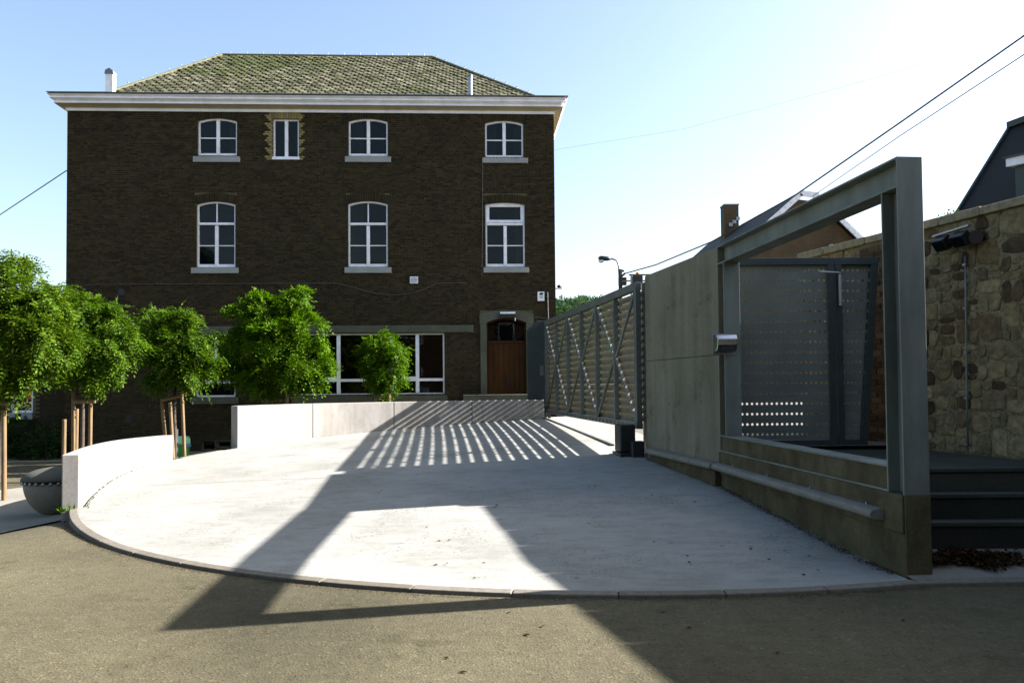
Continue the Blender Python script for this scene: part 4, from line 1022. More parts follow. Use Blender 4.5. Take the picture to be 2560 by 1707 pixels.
# ridge and hip caps with small hooks
for a, b, nm_ in ((Q1, Q2, 'ridge_cap'), (E1, Q1, 'hip_cap'), (E2, Q2, 'hip_cap')):
    m = MB(); m.tube([V(a) + UZ * .02, V(b) + UZ * .02], .06, 8); m.build(nm_, M['slate'], roof)
    L = (V(b) - V(a)).length; n_ = int(L / .56)
    for i in range(n_):
        p = lerp(V(a), V(b), (i + .5) / n_) + UZ * .06; d_ = (V(b) - V(a)).normalized()
        m = MB(); m.tube([p, p + UZ * .06, p + UZ * .085 + d_ * .03 * (0 if nm_ == 'ridge_cap' else -2.2)], .017, 6); m.build('hook', M['leadgrey'], roof)
# vent flue and pipe rising behind the gutter
p = fuv(275, 215, .3); fbx = lambda px, py, n: fb(*fuv(px, py, n), n)
m = MB(); b0, b1 = fbx(263, 232, .25), fbx(289, 232, .25); zt_ = fbx(276, 185, .25).z; wv = (b1 - b0)
wv = wv * .72; m.obox(b0, eu, en, UZ, (0, wv.length), (-.2, 0), (0, zt_ - b0.z)); flue = m.build('flue', M['white'], bd)
m = MB(); Lf = wv.length
m.prism([V((b0.x, b0.y, zt_)) + en * .02 - eu * .02, V((b0.x, b0.y, zt_)) + en * .02 + eu * (Lf + .02), V((b0.x, b0.y, zt_ + .09)) + en * .02 + eu * (Lf + .01), V((b0.x, b0.y, zt_ + .17)) + en * .02 + eu * Lf * .55, V((b0.x, b0.y, zt_ + .11)) + en * .02 + eu * 0], en * -.24); m.build('cowl', M['leadgrey'], flue)
b0 = fbx(1176, 240, .2); zt_ = fbx(1176, 192, .2).z
m = MB(); m.tube([b0, V((b0.x, b0.y, zt_))], .068, 14); vp = m.build('vent_pipe', M['galv'], bd); m = MB(); m.tube([V((b0.x, b0.y, zt_ + .002)), V((b0.x, b0.y, zt_ + .03))], .08, 14); m.build('cap', M['leadgrey'], vp)
# air vent, cable, conduits
r = rect(1025, 692, 1045, 709); av = fbox('air_vent', M['white'], bd, *r, -.005, .05, .006)
for i in range(3): vv = lerp(r[2], r[3], (i + 1) / 4); fbox('louvre', M['galv'], av, r[0] + .02, r[1] - .02, vv - .012, vv + .012, .051, .058)
for (px, py) in ((322, 1048), (303, 730)):
    r = rect(px - 8, py - 8, px + 8, py + 8); fbox('air_brick', M['black'], bd, *r, -.01, .006)
# things fixed to the building
def fpt(px, py, n): return fb(*fuv(px, py, n), n)
cb = empty('facade_cable', fpt(800, 709, .02), 'thin grey cable strung along the brick facade, sagging near the middle', 'cable')
pts = [fpt(x, y, .02) for x, y in ((166, 712), (300, 711), (500, 710), (700, 708.5), (838, 708.5), (862, 713), (900, 724), (945, 735), (985, 737.5), (1030, 733), (1065, 722), (1090, 709), (1120, 708), (1168, 708))]
m = MB(); m.tube(pts, .0085, 6); m.build('line', M['greycable'], cb)
for x in (300, 500, 700, 838, 1090): m = MB(); p = fpt(x, 709, .01); m.obox(p, eu, en, UZ, (-.012, .012), (-.012, .02), (-.014, .014)); m.build('clip', M['greycable'], cb)
c2 = empty('facade_conduit', fpt(1205, 690, .02), 'thin vertical cable beside the right-hand windows of the brick building', 'cable')
m = MB(); m.tube([fpt(1207, 405, .015), fpt(1205, 690, .015)], .011, 6); m.build('line', M['greycable'], c2)
c3 = empty('corner_conduit', fpt(1371, 790, .02), 'thin pale vertical pipe below the camera at the building corner', 'pipe')
m = MB(); m.tube([fpt(1369, 730, .02), fpt(1371, 800, .02)], .014, 6); m.build('line', M['galv'], c3)
c4 = empty('rain_conduit', fpt(207, 1090, .02), 'thin grey pipe low on the brick facade behind the tree stakes', 'pipe')
m = MB(); m.tube([fpt(206, 940, .02), fpt(208, 1090, .02)], .014, 6); m.build('line', M['galv'], c4)
sg_ = empty('wall_sign', fpt(1352, 752, .01), 'small white notice with dark emblem at the building corner', 'sign')
r = rect(1344, 729, 1361, 752, .01); fbox('plate', M['white'], sg_, *r, .0, .014)
uc, vc = (r[0] + r[1]) / 2 + .01, lerp(r[2], r[3], .76)
m = MB(); m.prism([fb(uc + .062 * math.cos(a * .5236) + .012 * math.sin(a * .5236), vc + .036 * math.sin(a * .5236), .0145) for a in range(12)], en * .003); m.build('emblem', M['motor'], sg_)
for i, (wv, t) in enumerate(((.062, .52), (.05, .42), (.055, .33))): fbox('text_line', M['leadgrey'], sg_, uc - wv, uc + wv, lerp(r[2], r[3], t) - .006, lerp(r[2], r[3], t) + .004, .0145, .017)
dl = empty('door_light', fpt(1269, 792, .05), 'pale strip lamp with dark body over the arched door', 'light')
r = rect(1250, 780, 1288, 785, .1); fbox('diffuser', M['white'], dl, *r, .046, .16, .01)
r = rect(1249, 785.4, 1289, 794, .1); fbox('body', M['black'], dl, *r, .046, .17, .01)
m = MB(); m.tube([fpt(1287, 790, .05), fpt(1330, 791, .05), fpt(1370, 797, .03)], .008, 6); m.build('cable', M['greycable'], dl)
m = MB(); m.tube([fpt(1288, 794, .12), fpt(1288, 802, .12)], .014, 8); m.build('sensor', M['white'], dl)
cv = empty('security_camera', fpt(1386, 722, -.05), 'small dome camera on an arm at the right corner of the brick building', 'camera')
p = fb(FWID + .005, fuv(1388, 721)[1], -.05); m = MB(); m.bar(p, p + eu * .2, .05, .035); m.build('arm', M['white'], cv)
m = MB(); m.tube([p + eu * .19 - UZ * .01, p + eu * .19 + UZ * .07], .022, 8); m.build('mount', M['white'], cv)
m = MB(); m.lathe(p + eu * .115 + UZ * .0, [(.01, .018), (.055, .03), (.068, .06), (.055, .095), (.02, .112)], 14); m.build('dome', M['black'], cv, smooth=True)
# goods on the inside of the shop window sill
us0, us1, vs0, vs1 = shop['r']
for (x0, y0, x1, y1, lab) in ((1037, 967, 1054, 984, 'tallest pale blue box standing inside the ground floor window'), (1056, 969, 1063, 984, 'narrow pale blue box inside the window, middle of three'), (1064, 969, 1073, 984, 'pale blue box inside the window, rightmost of three')):
    r = rect(x0, y0, x1, y1, -.4); o = empty('box', fb((r[0] + r[1]) / 2, vs0, -.4), lab, 'box', 'boxes on the window ledge')
    fbox('carton', M['cardboard'], o, r[0], r[1], vs0 - .018, r[3], -.55, -.4, .004); fbox('lid', M['cardboard'], o, r[0] - .004, r[1] + .004, r[3] + .001, r[3] + .012, -.554, -.396)
gp0 = fpt(815, 966, -.5); go = empty('globe', V((gp0.x, gp0.y, vs0)), 'green globe inside the ground floor window beside the tree', 'globe')
m = MB(); m.lathe(V((gp0.x, gp0.y, gp0.z)), [(.13 * math.sin(a), -.13 * math.cos(a)) for a in np.linspace(.02, math.pi - .02, 12)], 18); m.build('ball', M['globe'], go, smooth=True)
m = MB(); m.lathe(V((gp0.x, gp0.y, vs0 - .018)), [(.09, 0), (.09, .015), (.02, .03), (.015, gp0.z - vs0 - .1)], 14); m.build('foot', M['black'], go)

# ------------------------------------------------------------------ annex at the left behind the trees
ax = empty('annex', fb(-1.2, ZB, -1.5), 'dark low brick annex at the far left behind the trees', 'building')
XA = -4.2; NAx = -.9; ZA = 3.2
r = rect(28, 960, 82, 1031, NAx)
m = MB()
for a, b, c, d in ((XA - 1.5, r[0], ZB, ZA), (r[1], -.012, ZB, ZA), (r[0], r[1], ZB, r[2]), (r[0], r[1], r[3], ZA)):
    m.quad(fb(a, c, NAx), fb(b, c, NAx), fb(b, d, NAx), fb(a, d, NAx))
aw = m.build('wall', M['mortar'], ax)
big = MB(); v = ZB; row = 0
while v < ZA:
    u = XA - 1.5 - (.1 if row % 2 else 0)
    while u < -.012:
        e_ = min(u + .21, -.014); a_ = max(u, XA - 1.5)
        if not (r[2] - .12 < v + .03 < r[3] and r[0] - .1 < (a_ + e_) / 2 < r[1] + .1) and e_ - a_ > .03:
            big.rv = random.random() * .6; big.obox(O, eu, UZ, en, (a_ + .005, e_ - .005), (v + .005, v + CH - .005), (NAx - .003, NAx + .009))
        u += .21
    v += CH; row += 1
tag(big.build('brickwork', M['brick'], aw), kind='stuff')
m = MB(); m.quad(fb(XA - 1.6, ZA, NAx + .25), fb(-.012, ZA, NAx + .25), fb(-.012, ZA + 1.6, -5), fb(XA - 1.6, ZA + 1.6, -5)); m.build('roof', M['darkslate'], ax)
m = MB(); ring(m, outline_pts(r, 0), outline_pts(r, 0, .06), NAx - .12, NAx - .05); wf = m.build('window', M['white'], ax)
pane(wf, r[0] + .04, r[1] - .04, r[2] + .04, r[3] - .04, NAx - .09); fbox('sill', M['sill'], wf, r[0] - .05, r[1] + .03, r[2] - .2, r[2] - .001, NAx - .06, NAx + .08, .008)
fbox('curtain', M['red'], wf, lerp(r[0], r[1], .62), r[1] - .06, lerp(r[2], r[3], .45), r[3] - .06, NAx - .085, NAx - .075)  # red sheet stands in for the reddish reflection in this pane

# bed edging in front of the building
ek = empty('bed_edging', atz(165, 1151, -.45), None); struct(ek)
ep = [aty(-60, 1156, 21.0), aty(10, 1153, 21.2), aty(165, 1150, 21.6), aty(300, 1140, 22.0), aty(436, 1129, 22.4), aty(556, 1128, 22.5)]
for a, b in zip(ep[:-1], ep[1:]):
    n_ = max(1, round((b - a).length / 1.0))
    for i in range(n_):
        p, q = lerp(a, b, i / n_), lerp(a, b, (i + 1) / n_); d_ = (q - p).normalized() * .006
        m = MB(); m.bar(V((p.x, p.y, p.z - .10)) + d_, V((q.x, q.y, q.z - .10)) - d_, .10, .20); m.build('edging_stone', M['path'], ek, bevel=.008)

# ------------------------------------------------------------------ trees
def foliage(blobs, dens, size, droop=.5, spray=None):
    # each blob is a set of sprays; a spray is a twig end carrying compound leaves that point much the same way
    C_, A_, Dd = [], [], []
    for (c, rad) in blobs:
        if spray:
            sr = spray; ns = max(4, int(3.4 * (rad / sr) ** 2)); d = unit(ns); d[:, 2] = d[:, 2] * .9 + .08
            rr2 = rad * (.35 + .65 * rng.random(ns) ** .35); sc_ = np.array(c)[None] + d * rr2[:, None] * np.array([1, 1, .9])
            npr = max(3, int(dens * sr * sr * 12)); k = rng.poisson(npr, ns).clip(2, None); ii = np.repeat(np.arange(ns), k); n = len(ii)
            off = rng.normal(size=(n, 3)) * sr * np.array([.55, .55, .34]); C_.append(sc_[ii] + off)
            ax = d[ii] * .9 + np.repeat(rng.normal(size=(ns, 3)) * .35, k, 0) + rng.normal(size=(n, 3)) * .28 + np.array([0, 0, -droop]); A_.append(ax); Dd.append(d[ii])
        else:
            n = int(dens * rad * rad * 12.6); d = unit(n); rr2 = rad * (.50 + .52 * rng.random(n) ** .6)
            C_.append(np.array(c)[None] + d * rr2[:, None]); A_.append(d * .75 + rng.normal(size=(n, 3)) * .45 + np.array([0, 0, -droop])); Dd.append(d)
    base, ra, d = np.concatenate(C_), np.concatenate(A_), np.concatenate(Dd); n = len(base)
    ra /= np.linalg.norm(ra, axis=1, keepdims=True)
    nl = 9; Lr = size * (2.4 + 1.6 * rng.random(n)); up = rng.normal(size=(n, 3)) * .35 + np.array([0, 0, .8]) + d * .5
    up -= ra * (up * ra).sum(1, keepdims=True); up /= np.linalg.norm(up, axis=1, keepdims=True) + 1e-9; sd_ = np.cross(ra, up)
    Pp, Nv, Dv, Lv, Wv = [], [], [], [], []
    for k in range(nl):
        t = (k // 2 + .6) / (nl / 2); sgn = 1 if k % 2 else -1
        p = base + ra * (Lr * t)[:, None] - np.array([0, 0, 1]) * (Lr * t * t * .4)[:, None]
        dl_ = ra if k == nl - 1 else ra * .55 + sd_ * sgn * .85
        dl_ = dl_ + rng.normal(size=(n, 3)) * .16; dl_ = dl_ / np.linalg.norm(dl_, axis=1, keepdims=True)
        Pp.append(p); Nv.append(up + rng.normal(size=(n, 3)) * .25); Dv.append(dl_); Lv.append(size * (.8 + .6 * rng.random(n))); Wv.append(size * (.42 + .22 * rng.random(n)))
    P = np.concatenate(Pp); n = len(P)
    return leaf_quads(P, np.concatenate(Nv), np.concatenate(Dv), np.concatenate(Lv), np.concatenate(Wv)), n
def blobs_px(lst, D):
    out = []
    for x, y, rp, dd in lst:
        out.append((aty(x, y, D + dd), rp * (D + dd) / FPX * .80))
    return out
def tree(px, D, lst, label, mat, dens=60, size=.075, tr=.045, fork=.9, lean=0, droop=.5):
    bs = blobs_px(lst, D); b0 = aty(px, 1000, D); z0 = min(h(b0.x, b0.y), .3); base = V((b0.x, b0.y, z0))
    root = empty('robinia_tree', base, label, 'tree', 'young robinia trees round the ramp')
    vs, n = foliage(bs, dens, size, droop, .17)
    rnd = np.clip(rng.random(n) * .85 + .15 * rng.random(), 0, .99)
    leaf_mesh('crown', vs, rnd, mat, root, base)
    cen = sum((b[0] for b in bs), V((0, 0, 0))) / len(bs); zf = min(b[0].z - b[1] * .3 for b in bs)
    m = MB(); top = V((lerp(base.x, cen.x, .35), lerp(base.y, cen.y, .35), zf))
    m.tube([base - UZ * .05, lerp(base, top, .35) + V((.015, 0, 0)), lerp(base, top, .7) - V((.01, .01, 0)), top], [tr * 1.25, tr, tr * .92, tr * .85], 10)
    for b in bs:
        e_ = b[0]; mid = lerp(top, e_, .5) + UZ * .08; m.tube([top - UZ * .05, mid, e_], [tr * .55, tr * .32, tr * .1], 6)
    m.build('trunk', M['bark'], root, smooth=True); return root, base
T = []
T.append(tree(-12, 13.2, [(-60, 760, 120, 0), (10, 690, 75, .1), (20, 650, 45, 0), (70, 760, 80, -.2), (60, 840, 90, -.3), (110, 730, 50, .2), (130, 800, 55, .1), (120, 870, 55, -.2), (30, 920, 70, -.3), (-40, 900, 100, 0), (85, 930, 45, -.1), (150, 770, 35, .3), (10, 965, 45, -.2), (160, 850, 30, .2)],
              'largest robinia tree with drooping crown cut off by the left picture edge', M['leaf2'], 62, .062, .05, droop=.85))
T.append(tree(200, 16.3, [(225, 770, 50, 0), (190, 760, 42, .2), (270, 810, 55, 0), (215, 850, 70, -.2), (300, 850, 48, 0), (330, 870, 32, .2), (260, 890, 60, -.3), (190, 920, 45, -.1), (240, 930, 42, -.2), (290, 905, 38, -.1), (160, 850, 45, .3), (170, 735, 25, .4)],
              'robinia tree above the curved parapet, second from the left', M['leaf3'], 62, .066, droop=.8))
T.append(tree(436, 18.6, [(400, 820, 48, 0), (445, 810, 42, 0), (480, 850, 48, -.1), (430, 870, 60, -.1), (375, 850, 34, .2), (500, 905, 38, -.1), (455, 930, 48, -.2), (395, 915, 42, 0), (480, 945, 30, 0), (420, 950, 34, 0), (465, 790, 20, 0)],
              'robinia tree over three leaning stakes at the gap in the parapet', M['leaf3'], 60, .070, droop=.5))
T.append(tree(716, 20.6, [(600, 800, 48, .3), (575, 850, 40, .4), (650, 780, 50, 0), (735, 755, 38, 0), (715, 785, 45, 0), (760, 830, 58, -.2), (690, 850, 75, -.3), (610, 880, 62, .1), (785, 895, 45, -.1), (735, 915, 58, -.3), (650, 940, 58, 0), (580, 920, 40, .3), (770, 950, 30, 0), (690, 970, 36, 0), (745, 730, 18, 0), (805, 910, 24, 0)],
              'bright green round robinia tree standing before the facade, broadest crown', M['leaf'], 52, .078, .05, droop=.3))
T.append(tree(955, 21.9, [(955, 870, 38, 0), (985, 890, 32, -.1), (925, 880, 24, .1), (960, 920, 40, 0), (990, 930, 26, 0), (930, 930, 28, .1), (965, 965, 30, 0), (948, 842, 15, 0), (1000, 868, 14, 0), (915, 858, 11, 0), (940, 970, 20, 0)],
              'small slender robinia tree in front of the ground floor window strip', M['leaf'], 54, .068, .03, droop=.3))
# stake frames
def stakes(D, posts, bars, label, r_=.045):
    b = aty(posts[0][0], posts[0][3], D); root = empty('stake_frame', V((b.x, b.y, h(b.x, b.y))), label, 'stakes', 'wooden stakes of the trees')
    for (x0, y0, x1, y1, dd) in posts:      # top pixel, bottom pixel
        t_, b_ = aty(x0, y0, D + dd), aty(x1, y1, D + dd); zg = min(h(b_.x, b_.y), .5) - .1
        k = (zg - t_.z) / (b_.z - t_.z); b_ = lerp(t_, b_, k); m = MB(); m.tube([b_, lerp(b_, t_, .5), t_], [r_ * 1.02, r_, r_ * .96], 10); m.build('post', M['stake'], root, smooth=False)
    for (x0, y0, x1, y1, dd) in bars:
        m = MB(); m.tube([aty(x0, y0, D + dd), aty(x1, y1, D + dd)], r_ * .95, 10); m.build('crossbar', M['stake'], root)
    return root
stakes(12.9, [(10, 1012, 10, 1236, 0), (-70, 1012, -70, 1236, 0), (-30, 1005, -30, 1220, .6)], [(-80, 1009, 19, 1009, -.04)], 'wooden stake with cross bar at the left picture edge', .038)
stakes(15.9, [(161, 1048, 159, 1178, -.2), (184, 955, 183, 1130, .3), (192, 1022, 190, 1130, .55), (227, 962, 225, 1118, .3)], [(183, 1005, 238, 1003, .2)], 'four wooden stakes with a cross bar behind the curved parapet', .040)
stakes(18.3, [(404, 996, 413, 1100, .3), (425, 1006, 433, 1140, -.2), (455, 986, 461, 1134, .1)], [(402, 1001, 464, 987, .2)], 'three leaning wooden stakes with cross bar at the parapet gap', .040)
stakes(20.4, [(718, 985, 717, 1030, .1), (662, 1006, 662, 1030, .2)], [(655, 1003, 722, 1000, .2)], 'wooden stakes under the broad bright green tree', .042)
stakes(21.7, [(940, 995, 940, 1030, 0), (972, 985, 972, 1030, 0)], [(936, 992, 976, 990, .05)], 'pair of wooden stakes under the small slender tree', .05)
# dark shrubs in the bed
for i, (x, y, rp, D, lab) in enumerate(((55, 1085, 45, 23.0, 'dark shrub in the bed beside the stake at left'), (115, 1105, 38, 22.4, 'dark low shrub in the bed, nearest the brick corner'), (-30, 1090, 50, 23.0, 'dark shrub cut by the left picture edge'), (40, 1000, 36, 24.4, 'tall dark bush under the large tree at left'), (75, 1130, 24, 22.3, 'smallest dark shrub right behind the bed edging'))):
    c = aty(x, y, D); rad = rp * D / FPX; root = empty('shrub', V((c.x, c.y, h(c.x, c.y))), lab, 'shrub', 'shrubs in the bed')
    vs, n = foliage([(c, rad), (c + V((-.25, .1, -.3)), rad * .7), (c + V((.2, -.1, -.25)), rad * .7), (V((c.x, c.y, lerp(h(c.x, c.y), c.z, .4))), rad * .8)], 34, .085, .1); leaf_mesh('foliage', vs, rng.random(n), M['leafdark'], root, V((c.x, c.y, h(c.x, c.y))))
    m = MB(); m.tube([V((c.x, c.y, h(c.x, c.y) - .05)), c], [.03, .012], 6); m.build('stem', M['bark'], root)
# weeds at the parapet foot
n = 90; wpos = np.array([[-5.28, 9.52, .0]]) + np.stack([rng.normal(0, .06, n), rng.normal(0, .05, n), rng.random(n) * .05], 1); wpos[:, 2] += .02
D_ = unit(n) * .6 + np.array([0, 0, .8]); D_ /= np.linalg.norm(D_, axis=1, keepdims=True)
tag(leaf_mesh('weeds', leaf_quads(wpos, unit(n), D_, .05 + .06 * rng.random(n), .012 + .012 * rng.random(n)), rng.random(n), M['leaf'], None, V((-5.28, 9.52, 0))), 'tuft of green weeds at the foot of the curved parapet', 'weeds', None, 'stuff')
n = 1100; tt = rng.random(n); Pw = []
edge = [p for p in back if p[1] < 14.6] + [p for p in back if p[1] > 16.2]
for t_ in tt:
    i_ = int(t_ * (len(edge) - 2)); f_ = rng.random(); e0, e1 = edge[i_], edge[i_ + 1]
    if math.hypot(e0[0] - e1[0], e0[1] - e1[1]) > 1: e1 = e0
    p = (lerp(e0[0], e1[0], f_), lerp(e0[1], e1[1], f_)); q = (CX - p[0], CY - p[1]); L = math.hypot(*q); k = rng.random() * .03; x, y = p[0] + q[0] / L * k + rng.normal(0, .012), p[1] + q[1] / L * k + rng.normal(0, .012)
    Pw.append((x, y, ramp_z(x, y) + .001))
Pw = np.array(Pw); D_ = unit(n) * .7 + np.array([0, 0, .7]); D_ /= np.linalg.norm(D_, axis=1, keepdims=True)
tag(leaf_mesh('moss_line', leaf_quads(Pw, unit(n), D_, .008 + .012 * rng.random(n), .006 + .006 * rng.random(n)), rng.random(n), M['leafdark'], None, V((-5, 12, 0))), 'thin line of moss and dirt where the parapets meet the ramp', 'moss', None, 'stuff')

# ------------------------------------------------------------------ bowl, bin, bollard
bc = V((-6.40, 11.3, 0)); zg = h(bc.x, bc.y); bz = .20
bo = empty('concrete_bowl', V((bc.x, bc.y, zg)), 'round concrete bowl with studded rim and domed lid beside the curved parapet', 'bowl')
m = MB(); rb_ = .43; m.lathe(V((bc.x, bc.y, bz)), [(rb_ * math.cos(a), -.50 * math.sin(a)) for a in np.linspace(1.35, 0, 12)], 36); m.build('shell', M['bowl'], bo, smooth=True)
m = MB(); m.lathe(V((bc.x, bc.y, bz + .03)), [(.46 * math.cos(a), .17 * math.sin(a)) for a in np.linspace(0, 1.5, 9)], 36); m.build('lid', M['bowllid'], bo, smooth=True)
for k in range(30):
    a = 2 * math.pi * k / 30; m = MB(); p = bc + V((.445 * math.cos(a), .445 * math.sin(a), bz + .006)); m.lathe(p, [(.006, -.021), (.02, -.012), (.024, 0), (.02, .012), (.006, .021)], 8); m.build('stud', M['galv'], bo, smooth=True)
m = MB(); m.lathe(V((bc.x, bc.y, zg - .05)), [(.2, 0), (.2, .1)], 20); m.build('foot', M['wallconc'], bo)
D = 20.4; b = aty(456, 1129, D); bn = empty('waste_bin', V((b.x, b.y, h(b.x, b.y))), 'bright green waste bin with hanging liner near the building', 'bin')
zb = h(b.x, b.y); k = b.y / FPX
m = MB(); m.lathe(V((b.x, b.y, zb)), [(.15, 0), (.17, .58), (.175, .61), (.16, .61), (.135, .05)], 20); m.build('drum', M['green'], bn, smooth=True)
m = MB(); pr = [(.179, .62), (.19, .56), (.183, .50), (.19, .485), (.193, .55), (.185, .635), (.15, .70), (.085, .715)]; m.lathe(V((b.x, b.y, zb)), pr, 20); m.build('liner', M['liner'], bn, smooth=True)
m = MB(); m.obox(V((b.x + .17, b.y - .1, zb + .44)), V((1, 0, 0)), V((0, 1, 0)), UZ, (-.05, .07), (-.08, .08), (0, .07)); m.build('liner_fold', M['blueliner'], bn, bevel=.02)
b = aty(443, 1127, 20.0); bl = empty('bollard', V((b.x, b.y, h(b.x, b.y))), 'thin white and red marker post in front of the green bin', 'bollard')
zb = h(b.x, b.y); Hh = aty(443, 1072, 20.0).z - zb; nseg = 8
for i in range(nseg):
    m = MB(); m.tube([V((b.x, b.y, zb + Hh * i / nseg)), V((b.x, b.y, zb + Hh * (i + 1) / nseg))], .022, 10); m.build('band', M['white'] if i % 2 or i > 5 else M['red'], bl)

# ------------------------------------------------------------------ beyond the gates: houses, lamp, cables, hill
# behind the camera: long house added to block sky light, gabled house mirrored
def plain_house(name, label, x0, x1, y0, y1, ze, zr, wins_, ridge_x=True):
    root = empty(name, ((x0 + x1) / 2, (y0 + y1) / 2, 0), label, 'house')
    yc = (y0 + y1) / 2; xc = (x0 + x1) / 2
    if ridge_x:
        m = MB(); m.prism([(x0, y0, -.1), (x0, y1, -.1), (x0, y1, ze), (x0, yc, zr - .05), (x0, y0, ze)], (x1 - x0, 0, 0)); wl = m.build('wall', M['houseb'], root)
        m = MB(); m.hexa([(x0 - .3, y1 + .4, ze - .2), (x1 + .3, y1 + .4, ze - .2), (x1 + .3, yc, zr), (x0 - .3, yc, zr), (x0 - .3, y1 + .4, ze - .05), (x1 + .3, y1 + .4, ze - .05), (x1 + .3, yc, zr + .15), (x0 - .3, yc, zr + .15)])
        m.hexa([(x1 + .3, y0 - .4, ze - .2), (x0 - .3, y0 - .4, ze - .2), (x0 - .3, yc, zr), (x1 + .3, yc, zr), (x1 + .3, y0 - .4, ze - .05), (x0 - .3, y0 - .4, ze - .05), (x0 - .3, yc, zr + .15), (x1 + .3, yc, zr + .15)]); m.build('roof', M['darkslate'], root)
    else:
        m = MB(); m.prism([(x0, y1, -.1), (x1, y1, -.1), (x1, y1, ze), (xc, y1, zr - .05), (x0, y1, ze)], (0, y0 - y1, 0)); wl = m.build('wall', M['houseb'], root)
        m = MB(); m.hexa([(x0 - .4, y1 + .3, ze - .25), (x0 - .4, y0 - .3, ze - .25), (xc, y0 - .3, zr), (xc, y1 + .3, zr), (x0 - .4, y1 + .3, ze - .1), (x0 - .4, y0 - .3, ze - .1), (xc, y0 - .3, zr + .15), (xc, y1 + .3, zr + .15)])
        m.hexa([(x1 + .4, y0 - .3, ze - .25), (x1 + .4, y1 + .3, ze - .25), (xc, y1 + .3, zr), (xc, y0 - .3, zr), (x1 + .4, y0 - .3, ze - .1), (x1 + .4, y1 + .3, ze - .1), (xc, y1 + .3, zr + .15), (xc, y0 - .3, zr + .15)]); m.build('roof', M['darkslate'], root)
    for (xa, z) in wins_:
        m = MB(); m.box(xa, xa + 1.1, y1 + .005, y1 + .05, z, z + 1.6); f_ = m.build('window', M['white'], root); m = MB(); m.box(xa + .08, xa + 1.02, y1 + .051, y1 + .056, z + .08, z + 1.52); m.build('pane', M['glass'], f_)
plain_house('sky_blocker_house', 'unseen long brick house behind the camera, added to block sky light', -12, 12, -15, -6.5, 7.2, 9.6, [(-10 + 3 * i, z) for i in range(7) for z in (1.2, 4.4)])
plain_house('gabled_house', 'gabled brick house across the yard, mirrored in a window', -28, -15, -18, -9, 7.5, 12.5, [(-26 + 3.4 * i, z) for i in range(3) for z in (1.2, 4.4)], False)
# brick house with white verges across the street
HY = 32.0
hs = empty('gable_house', aty(1990, 700, HY), 'brown brick gabled house with white verge boards behind the steel frame', 'house')
ap = aty(1996, 492, HY); rv = aty(2140, 613, HY); lv_ = V((ap.x - (rv.x - ap.x) * 1.55, HY, lerp(ap.z, rv.z, 1.55))); rv2 = V((lerp(ap.x, rv.x, 1.55), HY, lerp(ap.z, rv.z, 1.55)))
apc = V((ap.x + .1, HY, ap.z)); hip = .55                       # clipped top
aL, aR = V((ap.x - .02, HY, ap.z)), V((ap.x + .62, HY + .0, ap.z - .10))
bk = V((-.063, 1, 0)).normalized() * 11.5
m = MB(); body = [V((lv_.x, HY, STREET)), V((rv2.x, HY, STREET)), rv2, aR - UZ * .1, aL - UZ * .1, lv_]; m.prism(body, bk); m.build('wall', M['houseb'], hs)
lo = UZ * .0
def roofslab(name, a, b, th=.12, over=.35, mat='darkslate'):
    d_ = (b - a).normalized(); f_ = -bk.normalized() * over; nrm_ = d_.cross(bk.normalized()); nrm_ = nrm_ if nrm_.z > 0 else -nrm_
    m = MB(); e_ = d_ * -.35; P_ = [a + e_ + f_, b + f_, b + bk - f_, a + e_ + bk - f_]; m.hexa([V(p) + nrm_ * .01 for p in P_] + [V(p) + nrm_ * (.01 + th) for p in P_]); return m.build(name, M[mat], hs)
roofslab('roof', lv_, aL + UZ * .02); roofslab('roof', rv2, aR + UZ * .02)
for a, b in ((lv_, aL), (rv2, aR)):
    d_ = (b - a).normalized(); n_ = max(2, int((b - a).length / .28)); 
    for i in range(n_):
        p, q = lerp(a, b, i / n_), lerp(a, b, (i + 1) / n_); m = MB(); off = V((0, -.40, .03)); m.bar(p + off + d_ * .008, q + off - d_ * .008, .06, .20, up=V((0, -1, 0)).cross(d_)); m.build('verge_board', M['cornice'], hs)
m = MB(); m.bar(aL + V((-.05, -.40, .05)), aR + V((.05, -.40, .05)), .06, .22); m.build('verge_cap', M['cornice'], hs)
c = aty(1829, 545, HY + 6.5); wv_ = 36 * (HY + 6.5) / FPX; zt_ = aty(1829, 513, HY + 6.5).z
m = MB(); m.box(c.x - wv_ / 2, c.x + wv_ / 2, c.y, c.y + wv_, c.z - 2.5, zt_); ch = m.build('chimney', M['houseb'], hs); m = MB(); m.box(c.x - wv_ / 2 - .03, c.x + wv_ / 2 + .03, c.y - .03, c.y + wv_ + .03, zt_ + .001, zt_ + .06); m.build('chimney_cap', M['leadgrey'], ch)
for i, (x, y) in enumerate(((1827, 561), (1836, 554), (1845, 546))):
    p = aty(x, y, HY + 6.45); m = MB(); m.box(p.x - .09, p.x + .09, p.y - .02, p.y + .03, p.z - .09, p.z + .07); m.build('flashing', M['galv'], ch)
lp_ = empty('house_lamp', aty(2071, 625, HY - .4), 'small round lamp on the brown gable behind the pedestrian gate', 'lamp')
p = aty(2071, 619, HY - .05); m = MB(); m.lathe(p - V((0, .25, .12)), [(.02, 0), (.10, .04), (.13, .12), (.10, .2), (.02, .24)], 12); m.build('globe', M['galv'], lp_, smooth=True); m = MB(); m.bar(p - V((0, .2, .02)), p + V((0, .1, -.1)), .05, .05); m.build('arm', M['black'], lp_)
